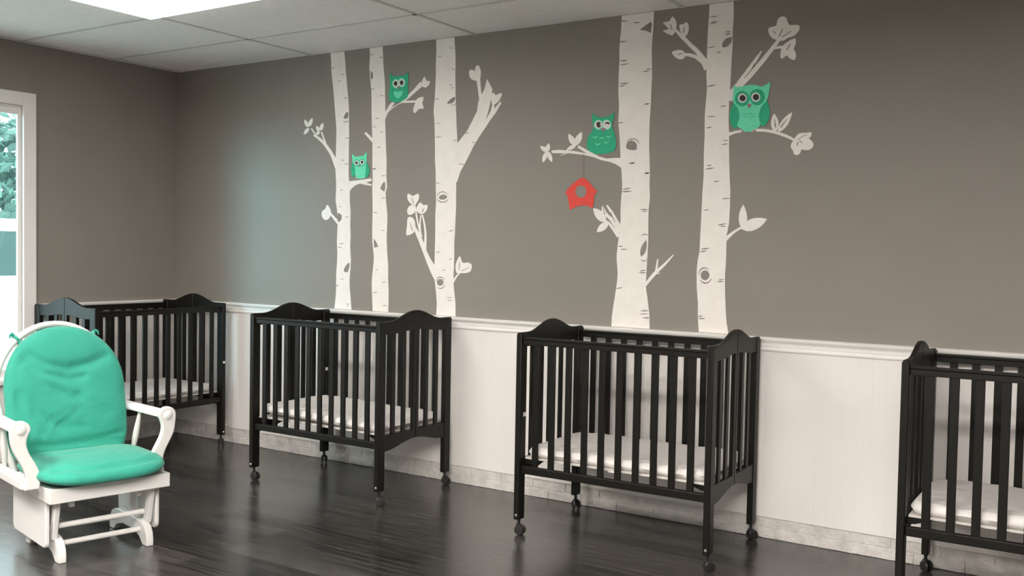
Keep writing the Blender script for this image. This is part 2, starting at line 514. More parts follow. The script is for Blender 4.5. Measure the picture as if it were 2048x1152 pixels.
# ------------------------------------------------------------------ mural on the back wall (x, z in millimetres)
MURAL = [
 ('birch_mural', 'leftmost and thinnest painted white birch tree, mint owl on its short right branch', 'wall mural', [
  ('trunk','mural_white',2.0,[[1518,2640,1520,2640,1523,2609,1525,2580,1527,2547,1529,2514,1534,2482,1540,2449,1546,2412,1551,2375,1555,2339,1559,2303,1564,2266,1568,2230,1573,2193,1577,2157,1578,2124,1578,2092,1577,2062,1576,2027,1574,1975,1572,1921,1574,1881,1577,1845,1580,1807,1581,1769,1579,1730,1578,1693,1583,1664,1590,1636,1594,1603,1597,1569,1597,1537,1596,1503,1594,1465,1593,1427,1595,1389,1598,1350,1597,1312,1595,1274,1592,1240,1590,1207,1590,1174,1591,1140,1590,1105,1588,1073,1585,1048,1582,1025,1578,998,1574,992,1725,992,1723,1009,1720,1031,1717,1063,1713,1097,1708,1130,1706,1163,1707,1195,1711,1230,1714,1272,1716,1315,1712,1353,1708,1390,1709,1428,1711,1466,1708,1503,1706,1541,1707,1579,1708,1616,1704,1650,1700,1682,1699,1709,1699,1739,1694,1784,1689,1833,1687,1875,1687,1918,1687,1971,1686,2022,1687,2060,1687,2094,1687,2130,1686,2165,1686,2194,1685,2223,1684,2258,1682,2295,1678,2327,1673,2360,1669,2395,1664,2432,1659,2468,1654,2504,1651,2536,1648,2569,1642,2603,1637,2640,1635,2640]]),
  ('branch','mural_white',1.6,[[1612,1909,1597,1929,1577,1960,1555,1989,1535,2014,1513,2037,1491,2058,1469,2076,1448,2092,1427,2105,1407,2114,1389,2120,1377,2124,1372,2116,1383,2110,1398,2103,1414,2093,1432,2080,1452,2065,1472,2047,1491,2027,1511,2004,1529,1980,1545,1950,1560,1919,1570,1897],[1410,2113,1359,2167,1349,2163,1400,2108],[1495,2054,1489,2065,1481,2082,1472,2098,1464,2114,1456,2129,1451,2139,1440,2137,1445,2126,1452,2111,1459,2096,1466,2079,1473,2062,1478,2050]]),
  ('leaf','mural_white',1.8,[[1328,2174,1333,2186,1330,2196,1325,2205,1316,2213,1305,2221,1291,2227,1289,2216,1290,2206,1294,2196,1301,2187,1311,2179]]),
  ('leaf','mural_white',1.8,[[1333,2179,1349,2184,1358,2192,1363,2201,1366,2212,1366,2222,1363,2234,1350,2228,1340,2220,1333,2212,1328,2202,1327,2191]]),
  ('leaf','mural_white',1.8,[[1333,2170,1316,2169,1305,2164,1296,2157,1291,2149,1287,2140,1285,2129,1300,2132,1312,2136,1322,2141,1329,2148,1334,2157]]),
  ('leaf','mural_white',1.8,[[1425,2141,1429,2151,1428,2158,1425,2165,1418,2171,1410,2176,1399,2181,1397,2172,1397,2165,1400,2157,1404,2151,1412,2145]]),
  ('leaf','mural_white',1.8,[[1435,2146,1450,2151,1459,2158,1463,2167,1465,2176,1464,2186,1459,2197,1447,2191,1438,2184,1431,2177,1428,2168,1428,2158]]),
  ('leaf','mural_white',1.8,[[1425,2147,1412,2146,1405,2143,1401,2138,1399,2133,1400,2126,1403,2118,1414,2120,1421,2123,1427,2127,1430,2131,1431,2138]]),
  ('branch','mural_white',1.6,[[1629,1544,1616,1553,1597,1567,1579,1579,1565,1591,1551,1601,1542,1609,1530,1601,1538,1593,1550,1581,1563,1569,1578,1554,1594,1539,1604,1528]]),
  ('leaf','mural_white',1.8,[[1538,1603,1534,1592,1528,1582,1519,1574,1509,1569,1498,1565,1487,1565,1476,1570,1465,1579,1458,1589,1455,1600,1456,1612,1460,1623,1467,1628,1477,1632,1486,1637,1492,1647,1496,1658,1502,1664,1512,1659,1523,1648,1531,1636,1536,1626,1539,1614]]),
  ('branch','mural_white',1.6,[[1685,1833,1693,1812,1770,1817,1832,1822,1878,1826,1880,1810,1833,1800,1882,1789,1878,1779,1820,1788,1783,1795,1746,1785,1715,1767,1691,1739]]),
  ('knot','mural_grey',2.6,[[1637,2217,1642,2227,1651,2239,1659,2249,1667,2254,1674,2251,1679,2243,1679,2229,1676,2216,1667,2212,1656,2212,1644,2213],[1681,2200,1678,2197,1674,2195,1669,2194,1663,2193,1658,2193,1652,2194,1647,2195,1642,2197,1637,2200,1636,2199,1639,2195,1644,2192,1651,2190,1657,2188,1664,2188,1671,2189,1677,2192,1681,2195,1683,2199]]),
  ('knot','mural_grey',2.6,[[1597,1607,1606,1611,1617,1605,1627,1600,1633,1591,1632,1576,1625,1562,1612,1553,1600,1554,1595,1580]]),
  ('knot','mural_grey',2.6,[[1656,1239,1661,1255,1672,1271,1685,1283,1697,1291,1704,1290,1706,1281,1702,1259,1694,1237,1684,1230,1673,1230,1662,1233]]),
  ('bark_marks','mural_grey',2.6,[[1530,2541,1536,2541,1544,2540,1552,2541,1558,2542,1557,2543,1551,2544,1543,2545,1536,2544,1530,2543],[1611,2494,1618,2493,1628,2493,1637,2495,1645,2496,1644,2497,1637,2498,1627,2498,1618,2496,1610,2495],[1587,2454,1593,2453,1600,2452,1606,2453,1611,2455,1611,2456,1605,2457,1598,2457,1592,2456,1587,2455],[1641,2342,1647,2341,1655,2340,1662,2341,1668,2343,1668,2344,1662,2345,1654,2346,1646,2345,1640,2344],[1654,2087,1662,2086,1673,2085,1683,2086,1692,2087,1692,2088,1683,2089,1672,2090,1662,2089,1654,2088],[1623,1948,1629,1947,1636,1946,1643,1947,1649,1948,1649,1949,1643,1950,1636,1951,1629,1950,1623,1949],[1651,1922,1659,1921,1668,1920,1678,1921,1685,1923,1685,1924,1678,1925,1668,1926,1658,1924,1651,1923],[1613,1756,1619,1755,1627,1754,1634,1756,1639,1757,1639,1758,1633,1759,1626,1760,1619,1758,1613,1757],[1604,1650,1611,1649,1619,1648,1627,1649,1634,1650,1634,1650,1627,1651,1619,1652,1610,1651,1604,1650],[1663,1583,1671,1582,1680,1581,1689,1582,1696,1583,1696,1584,1689,1585,1680,1586,1671,1585,1663,1584],[1613,1410,1621,1410,1632,1410,1643,1412,1651,1414,1650,1415,1642,1416,1631,1416,1621,1413,1613,1412],[1599,1388,1608,1387,1619,1386,1630,1388,1639,1389,1639,1390,1630,1390,1619,1391,1608,1390,1599,1389],[1621,1181,1630,1182,1642,1183,1653,1186,1662,1188,1662,1189,1653,1188,1641,1187,1630,1184,1621,1182],[1589,1138,1596,1138,1604,1138,1612,1140,1618,1142,1618,1143,1611,1143,1603,1144,1595,1142,1589,1140],[1677,1023,1685,1023,1695,1023,1705,1025,1713,1027,1713,1028,1705,1028,1695,1028,1685,1025,1677,1024],[1680,1011,1687,1011,1696,1011,1704,1013,1711,1014,1711,1015,1704,1015,1695,1015,1686,1013,1679,1012]]),
 ]),
 ('birch_mural', 'second painted white birch from the left, emerald owl perched on its upper right branch', 'wall mural', [
  ('trunk','mural_white',2.0,[[1849,2640,1851,2640,1853,2610,1855,2586,1853,2553,1851,2523,1852,2500,1854,2480,1856,2460,1860,2438,1865,2407,1870,2374,1872,2342,1873,2310,1874,2275,1874,2240,1876,2204,1878,2169,1880,2134,1881,2099,1884,2066,1885,2028,1886,1970,1886,1911,1888,1871,1890,1837,1889,1801,1888,1763,1890,1722,1892,1680,1893,1643,1893,1606,1893,1565,1892,1522,1892,1477,1894,1430,1901,1382,1908,1337,1907,1299,1903,1263,1898,1225,1894,1188,1894,1150,1896,1114,1898,1085,1900,1058,1902,1027,1904,997,1904,992,2032,992,2031,994,2032,1023,2033,1054,2033,1085,2032,1119,2030,1159,2027,1201,2027,1243,2026,1284,2021,1325,2016,1367,2013,1409,2011,1449,2012,1487,2013,1523,2015,1560,2014,1596,2010,1628,2005,1660,2000,1699,1998,1734,2003,1752,2009,1770,2006,1799,2002,1834,2002,1880,2003,1926,2000,1962,1997,1995,1995,2030,1993,2065,1991,2101,1989,2135,1987,2166,1986,2198,1986,2236,1986,2275,1985,2307,1983,2338,1982,2369,1981,2400,1978,2432,1974,2464,1970,2496,1966,2527,1964,2555,1963,2583,1960,2607,1958,2639,1957,2640]]),
  ('branch','mural_white',1.6,[[1901,2062,1891,2071,1876,2083,1862,2095,1849,2104,1837,2113,1828,2118,1816,2110,1824,2103,1834,2094,1845,2084,1858,2072,1872,2059,1882,2050]]),
  ('branch','mural_white',1.6,[[1979,2192,1985,2233,2016,2273,2041,2293,2061,2285,2032,2256,2102,2282,2150,2309,2172,2331,2216,2362,2259,2400,2268,2382,2233,2354,2181,2313,2138,2287,2075,2268,2031,2245,2005,2225,1989,2191],[2177,2310,2280,2374,2272,2382,2168,2318],[2129,2280,2231,2276,2230,2289,2128,2293]]),
  ('leaf','mural_white',1.8,[[2276,2371,2272,2377,2268,2384,2267,2392,2274,2405,2284,2420,2293,2427,2297,2423,2301,2412,2306,2403,2315,2400,2325,2399,2332,2397,2333,2391,2332,2384,2328,2377,2322,2371,2314,2366,2307,2362,2301,2361,2295,2362,2289,2363,2285,2365,2280,2367]]),
  ('leaf','mural_white',1.8,[[2222,2273,2229,2288,2239,2299,2259,2306,2278,2308,2286,2304,2288,2296,2283,2285,2278,2273,2281,2260,2286,2248,2287,2240,2283,2235,2270,2236,2253,2236,2235,2222,2220,2212,2211,2218,2207,2233,2213,2253]]),
  ('knot','mural_grey',2.6,[[1882,2468,1881,2457,1879,2448,1875,2444,1871,2444,1867,2449,1864,2458,1863,2469,1864,2480,1866,2489,1870,2493,1874,2493,1878,2488,1881,2479],[1864,2434,1861,2438,1858,2444,1856,2453,1855,2463,1855,2473,1856,2483,1857,2491,1860,2497,1863,2500,1862,2501,1857,2498,1853,2492,1851,2483,1849,2473,1849,2463,1851,2453,1854,2444,1858,2437,1863,2433]]),
  ('knot','mural_grey',2.6,[[1955,1760,1959,1770,1967,1782,1976,1795,1986,1803,1992,1797,1994,1784,1994,1762,1989,1743,1980,1744,1970,1751,1961,1754]]),
  ('knot','mural_grey',2.6,[[1906,1448,1924,1430,1943,1398,1911,1391]]),
  ('bark_marks','mural_grey',2.6,[[1932,2574,1939,2573,1948,2571,1956,2572,1963,2572,1963,2574,1956,2575,1947,2576,1938,2576,1931,2575],[1862,2384,1871,2383,1881,2381,1892,2381,1900,2381,1900,2382,1892,2384,1881,2386,1871,2386,1862,2386],[1939,2337,1947,2335,1956,2334,1965,2334,1973,2335,1973,2335,1965,2337,1956,2338,1947,2338,1939,2338],[1902,2198,1911,2197,1922,2196,1932,2197,1941,2198,1941,2199,1932,2200,1921,2201,1911,2200,1902,2199],[1882,2147,1890,2146,1899,2145,1909,2145,1916,2146,1916,2147,1909,2148,1899,2149,1890,2148,1882,2148],[1944,2110,1951,2110,1960,2110,1969,2112,1976,2113,1975,2114,1968,2114,1959,2114,1951,2113,1944,2111],[1920,2016,1929,2016,1939,2016,1949,2018,1957,2020,1956,2021,1948,2021,1938,2021,1928,2019,1920,2017],[1881,1884,1889,1884,1900,1884,1909,1886,1917,1888,1917,1889,1909,1889,1898,1888,1889,1887,1881,1885],[1855,2599,1861,2598,1868,2596,1876,2596,1882,2597,1882,2598,1876,2599,1868,2601,1861,2601,1855,2600],[1893,1881,1898,1880,1905,1880,1912,1882,1917,1884,1917,1885,1911,1885,1904,1885,1897,1884,1892,1882],[1960,1839,1968,1838,1978,1837,1988,1838,1996,1839,1996,1840,1988,1841,1978,1842,1968,1841,1960,1840],[1895,1610,1904,1609,1915,1608,1927,1609,1936,1609,1936,1610,1927,1612,1915,1613,1904,1612,1895,1611],[1967,1498,1973,1498,1982,1498,1989,1499,1996,1500,1995,1501,1989,1501,1981,1502,1973,1500,1967,1499],[1922,1252,1927,1252,1934,1252,1940,1254,1945,1255,1945,1256,1940,1256,1933,1256,1927,1255,1921,1253],[1979,1174,1986,1174,1996,1175,2005,1178,2012,1180,2012,1181,2004,1180,1995,1179,1985,1177,1978,1175],[1904,1109,1913,1108,1924,1108,1935,1109,1943,1110,1943,1111,1935,1112,1924,1112,1913,1111,1904,1110],[1985,1027,1993,1027,2004,1028,2015,1030,2023,1032,2023,1033,2014,1033,2003,1032,1993,1030,1984,1028],[1964,1700,1971,1700,1981,1699,1989,1701,1996,1702,1996,1703,1989,1704,1980,1704,1971,1703,1964,1702]]),
 ]),
 ('birch_mural', 'middle painted white birch tree with one thick forked branch rising to the right', 'wall mural', [
  ('trunk','mural_white',2.0,[[2374,2640,2376,2638,2378,2601,2380,2571,2378,2538,2377,2504,2377,2472,2378,2437,2377,2397,2375,2357,2374,2323,2372,2290,2368,2254,2365,2216,2369,2179,2373,2142,2375,2104,2377,2068,2378,2035,2380,2000,2380,1957,2381,1913,2385,1877,2388,1842,2389,1798,2390,1754,2392,1713,2394,1674,2392,1639,2390,1603,2390,1564,2391,1523,2391,1479,2391,1435,2390,1398,2390,1364,2389,1328,2388,1293,2386,1260,2385,1230,2390,1208,2395,1186,2400,1156,2404,1124,2408,1093,2411,1062,2410,1030,2408,1000,2408,992,2552,992,2551,998,2551,1024,2550,1051,2549,1072,2546,1095,2542,1124,2537,1156,2534,1186,2533,1217,2533,1247,2535,1279,2535,1313,2536,1349,2535,1384,2534,1419,2536,1454,2538,1489,2539,1524,2540,1559,2542,1593,2543,1629,2543,1672,2542,1716,2542,1756,2541,1794,2535,1830,2531,1873,2538,1941,2546,2006,2545,2040,2542,2066,2540,2099,2537,2133,2535,2165,2533,2199,2530,2239,2528,2279,2527,2312,2526,2346,2524,2385,2522,2425,2523,2466,2523,2505,2521,2539,2518,2571,2515,2595,2513,2624,2511,2640]]),
  ('branch','mural_white',1.6,[[2513,1988,2545,2016,2586,2057,2618,2089,2657,2152,2684,2197,2689,2242,2714,2286,2734,2323,2751,2377,2789,2316,2779,2255,2764,2192,2745,2138,2780,2191,2792,2235,2805,2221,2804,2202,2845,2241,2853,2232,2819,2182,2773,2133,2746,2098,2707,2052,2668,2001,2637,1950,2605,1898,2573,1853,2547,1787,2517,1788],[2684,2190,2697,2268,2679,2360,2675,2380,2702,2378,2710,2312,2720,2266,2704,2189]]),
  ('leaf','mural_white',1.8,[[2675,2372,2655,2377,2636,2386,2626,2401,2622,2417,2622,2429,2627,2438,2636,2440,2647,2438,2655,2432,2661,2428,2664,2439,2667,2452,2676,2460,2687,2461,2698,2448,2706,2430,2707,2409,2704,2391,2702,2380,2697,2373,2688,2371]]),
  ('leaf','mural_white',1.8,[[2791,2226,2785,2239,2781,2255,2779,2269,2780,2281,2788,2291,2797,2296,2804,2288,2813,2279,2834,2285,2852,2290,2855,2281,2851,2267,2844,2254,2834,2242,2820,2233,2807,2226,2798,2223]]),
  ('branch','mural_white',1.6,[[2396,1284,2359,1328,2330,1372,2300,1434,2277,1478,2253,1505,2236,1528,2226,1505,2266,1434,2302,1362,2337,1291,2372,1230,2397,1195],[2294,1462,2284,1488,2270,1524,2258,1560,2250,1594,2243,1626,2238,1649,2229,1649,2233,1625,2239,1592,2247,1558,2258,1522,2270,1485,2279,1459],[2284,1479,2282,1495,2280,1519,2279,1541,2280,1561,2283,1581,2285,1594,2276,1595,2273,1582,2270,1562,2268,1541,2268,1518,2269,1495,2270,1478],[2324,1371,2325,1402,2326,1445,2324,1488,2316,1529,2305,1568,2296,1595,2287,1594,2294,1566,2303,1527,2309,1487,2308,1445,2305,1402,2302,1372]]),
  ('leaf','mural_white',1.8,[[2216,1654,2195,1667,2175,1686,2170,1709,2175,1726,2192,1720,2215,1710,2237,1718,2255,1725,2263,1714,2264,1698,2256,1682,2245,1667,2237,1656,2230,1649,2225,1648]]),
  ('leaf','mural_white',1.8,[[2223,1604,2203,1596,2183,1595,2173,1607,2171,1622,2177,1637,2188,1649,2202,1655,2216,1654,2228,1644,2234,1631,2232,1617]]),
  ('leaf','mural_white',1.8,[[2286,1599,2268,1604,2251,1613,2244,1625,2245,1640,2257,1658,2273,1671,2285,1664,2296,1653,2314,1655,2328,1655,2330,1642,2325,1626,2318,1616,2308,1608,2298,1602]]),
  ('leaf','mural_white',1.8,[[2236,1523,2234,1504,2225,1487,2195,1472,2168,1469,2166,1491,2172,1523,2173,1553,2177,1577,2190,1584,2206,1582,2221,1573,2232,1559,2236,1542]]),
  ('branch','mural_white',1.6,[[2535,1191,2543,1203,2554,1219,2564,1233,2573,1241,2581,1248,2587,1252,2579,1258,2573,1254,2565,1247,2555,1238,2543,1225,2530,1209,2520,1199]]),
  ('leaf','mural_white',1.8,[[2554,1251,2548,1267,2545,1288,2549,1306,2556,1323,2567,1342,2579,1351,2586,1332,2596,1311,2614,1311,2633,1314,2651,1310,2663,1301,2664,1282,2656,1263,2637,1254,2613,1250,2590,1250,2570,1251,2560,1249]]),
  ('knot','mural_grey',2.6,[[2464,2256,2473,2266,2490,2278,2508,2287,2522,2290,2524,2280,2519,2267,2510,2258,2498,2253,2478,2252],[2528,2251,2527,2248,2524,2247,2521,2245,2517,2244,2512,2244,2508,2244,2503,2244,2498,2245,2494,2246,2494,2245,2498,2243,2503,2242,2508,2241,2513,2240,2518,2241,2523,2243,2526,2245,2528,2247,2529,2250]]),
  ('knot','mural_grey',2.6,[[2476,1703,2475,1697,2469,1692,2460,1687,2448,1685,2437,1685,2426,1687,2418,1691,2415,1696,2416,1702,2422,1708,2431,1712,2442,1715,2454,1715,2465,1712,2472,1708],[2484,1689,2478,1683,2469,1678,2459,1674,2448,1673,2436,1673,2425,1676,2415,1680,2407,1686,2401,1693,2400,1692,2404,1684,2412,1676,2422,1671,2435,1667,2448,1667,2461,1669,2472,1674,2481,1681,2486,1689],[2400,1704,2405,1713,2412,1720,2422,1726,2433,1729,2445,1729,2457,1727,2468,1723,2477,1717,2484,1709,2485,1709,2479,1718,2470,1726,2458,1731,2445,1734,2432,1733,2419,1729,2409,1723,2402,1714,2399,1705]]),
  ('knot','mural_grey',2.6,[[2459,1191,2457,1183,2452,1176,2444,1171,2435,1169,2425,1170,2417,1174,2412,1181,2410,1189,2411,1198,2417,1205,2424,1209,2434,1211,2443,1210,2451,1206,2457,1199],[2469,1177,2465,1171,2460,1166,2455,1162,2448,1159,2442,1157,2435,1156,2428,1157,2421,1158,2415,1161,2414,1160,2420,1156,2427,1153,2435,1151,2443,1152,2451,1154,2458,1158,2464,1164,2468,1170,2471,1177],[2402,1194,2406,1203,2411,1210,2419,1215,2427,1218,2435,1219,2444,1218,2452,1215,2459,1209,2464,1202,2466,1202,2462,1211,2455,1218,2446,1223,2436,1225,2425,1223,2415,1219,2408,1212,2403,1204,2400,1195]]),
  ('leaf_lines','mural_grey',2.6,[[2224,1660,2221,1670,2217,1682,2212,1694,2208,1703,2206,1703,2209,1693,2212,1681,2217,1669,2220,1660],[2291,1609,2295,1616,2299,1624,2303,1633,2305,1640,2304,1640,2300,1634,2295,1626,2290,1617,2287,1611],[2218,1498,2213,1509,2208,1524,2202,1538,2197,1548,2196,1548,2199,1537,2204,1523,2209,1508,2213,1497],[2573,1268,2575,1279,2577,1293,2578,1306,2579,1317,2577,1317,2575,1307,2572,1293,2571,1279,2569,1268],[2592,1261,2650,1285,2649,1287,2590,1264]]),
  ('bark_marks','mural_grey',2.6,[[2391,2537,2398,2536,2406,2534,2414,2534,2420,2535,2420,2536,2414,2537,2406,2539,2398,2539,2391,2538],[2475,2579,2481,2578,2489,2577,2497,2577,2502,2578,2502,2579,2496,2580,2489,2581,2481,2581,2475,2581],[2496,2454,2501,2452,2508,2451,2514,2451,2519,2451,2519,2452,2514,2453,2508,2455,2501,2455,2496,2455],[2479,2359,2486,2359,2494,2359,2501,2361,2507,2362,2507,2363,2500,2363,2492,2364,2485,2362,2479,2361],[2493,2342,2499,2342,2506,2342,2513,2343,2519,2345,2519,2345,2513,2346,2505,2346,2498,2344,2493,2343],[2375,2283,2381,2283,2390,2283,2398,2285,2404,2286,2404,2287,2397,2288,2389,2288,2381,2286,2374,2285],[2381,2058,2392,2057,2407,2057,2421,2059,2432,2060,2432,2061,2421,2061,2406,2062,2392,2060,2381,2059],[2514,2033,2520,2032,2529,2032,2537,2032,2544,2033,2543,2034,2537,2035,2528,2036,2520,2035,2513,2034],[2381,2138,2388,2139,2397,2139,2406,2140,2412,2142,2412,2143,2405,2143,2396,2142,2387,2141,2381,2139],[2599,2071,2606,2070,2615,2070,2623,2072,2629,2073,2629,2074,2622,2075,2613,2075,2605,2074,2599,2072],[2651,2014,2657,2014,2664,2013,2671,2015,2677,2016,2677,2017,2671,2017,2663,2018,2656,2016,2651,2015],[2577,1887,2582,1887,2589,1887,2596,1888,2602,1889,2602,1890,2596,1890,2589,1891,2582,1889,2576,1888],[2391,1782,2398,1782,2406,1782,2415,1784,2422,1785,2421,1786,2415,1786,2406,1786,2397,1785,2391,1783],[2492,1495,2500,1496,2511,1497,2522,1500,2530,1502,2530,1503,2521,1503,2510,1502,2500,1499,2491,1496],[2401,1369,2408,1369,2417,1369,2425,1371,2432,1373,2431,1374,2424,1374,2416,1374,2407,1372,2401,1370],[2497,1328,2502,1328,2509,1328,2516,1330,2521,1332,2521,1333,2515,1333,2508,1333,2501,1331,2496,1329],[2448,1262,2454,1262,2461,1261,2467,1263,2473,1264,2472,1265,2467,1265,2460,1266,2454,1264,2448,1263],[2481,1098,2491,1099,2503,1100,2514,1102,2523,1104,2523,1105,2514,1105,2502,1103,2490,1101,2481,1099],[2495,1082,2501,1082,2508,1082,2516,1084,2521,1085,2521,1086,2515,1087,2508,1087,2500,1085,2495,1083],[2556,1891,2564,1891,2574,1891,2583,1893,2590,1894,2590,1895,2583,1895,2573,1895,2564,1894,2556,1892]]),
 ]),
 ('birch_mural', 'widest painted white birch tree, its left branch carrying winking owl and red birdhouse', 'wall mural', [
  ('trunk','mural_white',2.0,[[3607,2640,3610,2640,3609,2602,3608,2564,3604,2525,3601,2485,3601,2445,3603,2405,3601,2365,3600,2325,3600,2285,3600,2245,3603,2205,3606,2165,3605,2125,3604,2084,3608,2044,3613,2004,3616,1966,3619,1923,3625,1859,3631,1797,3634,1760,3635,1731,3633,1698,3630,1665,3629,1631,3629,1598,3630,1569,3630,1540,3627,1507,3623,1474,3618,1445,3615,1415,3612,1382,3612,1349,3616,1315,3620,1282,3619,1248,3615,1215,3611,1185,3607,1156,3603,1131,3599,1106,3595,1076,3591,1046,3590,1018,3590,992,3814,992,3812,1024,3811,1058,3808,1087,3803,1115,3799,1140,3795,1164,3790,1188,3786,1213,3786,1240,3788,1270,3789,1307,3790,1344,3792,1378,3793,1410,3794,1437,3794,1467,3793,1507,3792,1548,3792,1582,3792,1614,3795,1646,3798,1679,3796,1711,3793,1744,3794,1773,3794,1809,3791,1870,3787,1932,3786,1974,3786,2011,3786,2051,3787,2090,3789,2129,3791,2168,3791,2208,3792,2247,3793,2286,3794,2325,3792,2365,3790,2404,3789,2443,3790,2482,3792,2521,3794,2560,3795,2599,3796,2640,3793,2640]]),
  ('branch','mural_white',1.6,[[3193,1948,3247,1949,3292,1944,3336,1939,3392,1928,3435,1918,3485,1907,3533,1891,3581,1892,3632,1891,3636,1833,3594,1858,3558,1872,3509,1882,3460,1900,3411,1912,3361,1921,3311,1927,3260,1929,3197,1933],[3366,1968,3410,1945,3460,1919,3497,1904,3521,1884,3491,1891,3448,1907,3404,1929,3357,1958],[3248,1917,3256,1918,3266,1920,3277,1923,3288,1926,3299,1930,3306,1933,3303,1938,3296,1935,3286,1930,3275,1926,3265,1923,3255,1921,3248,1919]]),
  ('leaf','mural_white',1.8,[[3169,1942,3167,1954,3161,1962,3153,1968,3143,1972,3132,1974,3119,1975,3123,1964,3129,1956,3136,1949,3144,1943,3155,1941]]),
  ('leaf','mural_white',1.8,[[3165,1941,3176,1947,3182,1954,3184,1962,3184,1970,3181,1979,3176,1989,3167,1982,3160,1975,3156,1968,3155,1960,3157,1951]]),
  ('leaf','mural_white',1.8,[[3164,1944,3150,1937,3142,1928,3137,1918,3135,1907,3135,1895,3138,1882,3149,1890,3158,1899,3164,1908,3168,1919,3169,1930]]),
  ('leaf','mural_white',1.8,[[3169,1945,3165,1932,3166,1920,3171,1909,3178,1900,3187,1890,3199,1882,3200,1894,3200,1906,3197,1917,3191,1928,3183,1937]]),
  ('leaf','mural_white',1.8,[[3345,1966,3349,1983,3346,1996,3339,2008,3329,2018,3316,2027,3300,2035,3299,2020,3301,2006,3306,1993,3314,1982,3326,1973]]),
  ('leaf','mural_white',1.8,[[3343,1965,3362,1972,3374,1983,3381,1995,3385,2009,3386,2025,3383,2042,3367,2033,3355,2023,3345,2012,3339,1999,3337,1984]]),
  ('leaf','mural_white',1.8,[[3351,1972,3336,1974,3324,1972,3313,1968,3303,1962,3295,1954,3287,1944,3301,1944,3314,1945,3325,1948,3336,1953,3344,1960]]),
  ('branch','mural_white',1.6,[[3645,1507,3631,1522,3611,1544,3592,1564,3577,1577,3563,1586,3552,1595,3541,1608,3532,1623,3525,1634,3516,1631,3521,1619,3528,1602,3538,1586,3550,1573,3562,1563,3574,1550,3589,1530,3606,1507,3618,1490],[3635,1529,3622,1549,3602,1577,3585,1602,3571,1620,3558,1634,3549,1643,3542,1638,3549,1628,3559,1613,3570,1595,3585,1569,3600,1539,3611,1518],[3632,1480,3615,1498,3591,1524,3571,1545,3556,1556,3544,1561,3536,1564,3532,1558,3539,1554,3548,1547,3559,1536,3577,1514,3598,1487,3613,1467]]),
  ('leaf','mural_white',1.8,[[3544,1550,3544,1574,3535,1591,3523,1604,3506,1614,3487,1622,3463,1626,3467,1605,3474,1588,3485,1572,3499,1560,3517,1552]]),
  ('leaf','mural_white',1.8,[[3557,1550,3536,1551,3520,1546,3509,1538,3499,1526,3492,1513,3488,1496,3508,1498,3524,1502,3537,1509,3548,1518,3556,1531]]),
  ('leaf','mural_white',1.8,[[3541,1572,3545,1585,3544,1597,3541,1608,3535,1619,3527,1630,3517,1639,3515,1627,3515,1614,3517,1603,3522,1592,3529,1581]]),
  ('branch','mural_white',1.6,[[3789,1216,3803,1233,3824,1257,3844,1278,3860,1294,3877,1310,3893,1325,3911,1345,3928,1365,3940,1379,3935,1383,3922,1370,3902,1352,3883,1334,3866,1320,3848,1306,3829,1290,3809,1267,3790,1243,3776,1225],[3849,1286,3854,1357,3847,1358,3835,1287],[3832,1276,3865,1283,3864,1287,3831,1286]]),
  ('knot','mural_grey',2.6,[[3654,1942,3655,1962,3665,1976,3683,1981,3703,1974,3715,1957,3716,1931,3695,1928,3668,1933],[3656,1971,3662,1978,3670,1983,3680,1986,3690,1986,3701,1985,3711,1980,3719,1974,3724,1967,3727,1958,3728,1959,3727,1968,3722,1977,3713,1984,3703,1989,3690,1991,3678,1990,3668,1986,3660,1980,3655,1972]]),
  ('knot','mural_grey',2.6,[[3755,1368,3770,1380,3779,1394,3784,1409,3786,1424,3786,1440,3783,1457,3771,1444,3761,1431,3754,1416,3750,1401,3750,1385],[3755,1478,3758,1480,3762,1482,3766,1483,3771,1484,3776,1484,3780,1483,3785,1482,3788,1481,3791,1478,3792,1479,3790,1483,3786,1485,3781,1488,3776,1489,3770,1489,3764,1487,3760,1485,3756,1482,3754,1479],[3786,1359,3784,1355,3781,1352,3777,1350,3773,1349,3770,1349,3766,1349,3762,1350,3758,1352,3755,1355,3754,1354,3756,1350,3760,1347,3764,1345,3770,1344,3775,1344,3780,1346,3783,1350,3786,1354,3787,1358]]),
  ('knot','mural_grey',2.6,[[3717,2554,3748,2573,3780,2590,3786,2576,3781,2532,3749,2548]]),
  ('leaf_lines','mural_grey',2.6,[[3599,1549,3570,1604,3566,1602,3596,1548],[3538,1591,3524,1633,3522,1632,3533,1590]]),
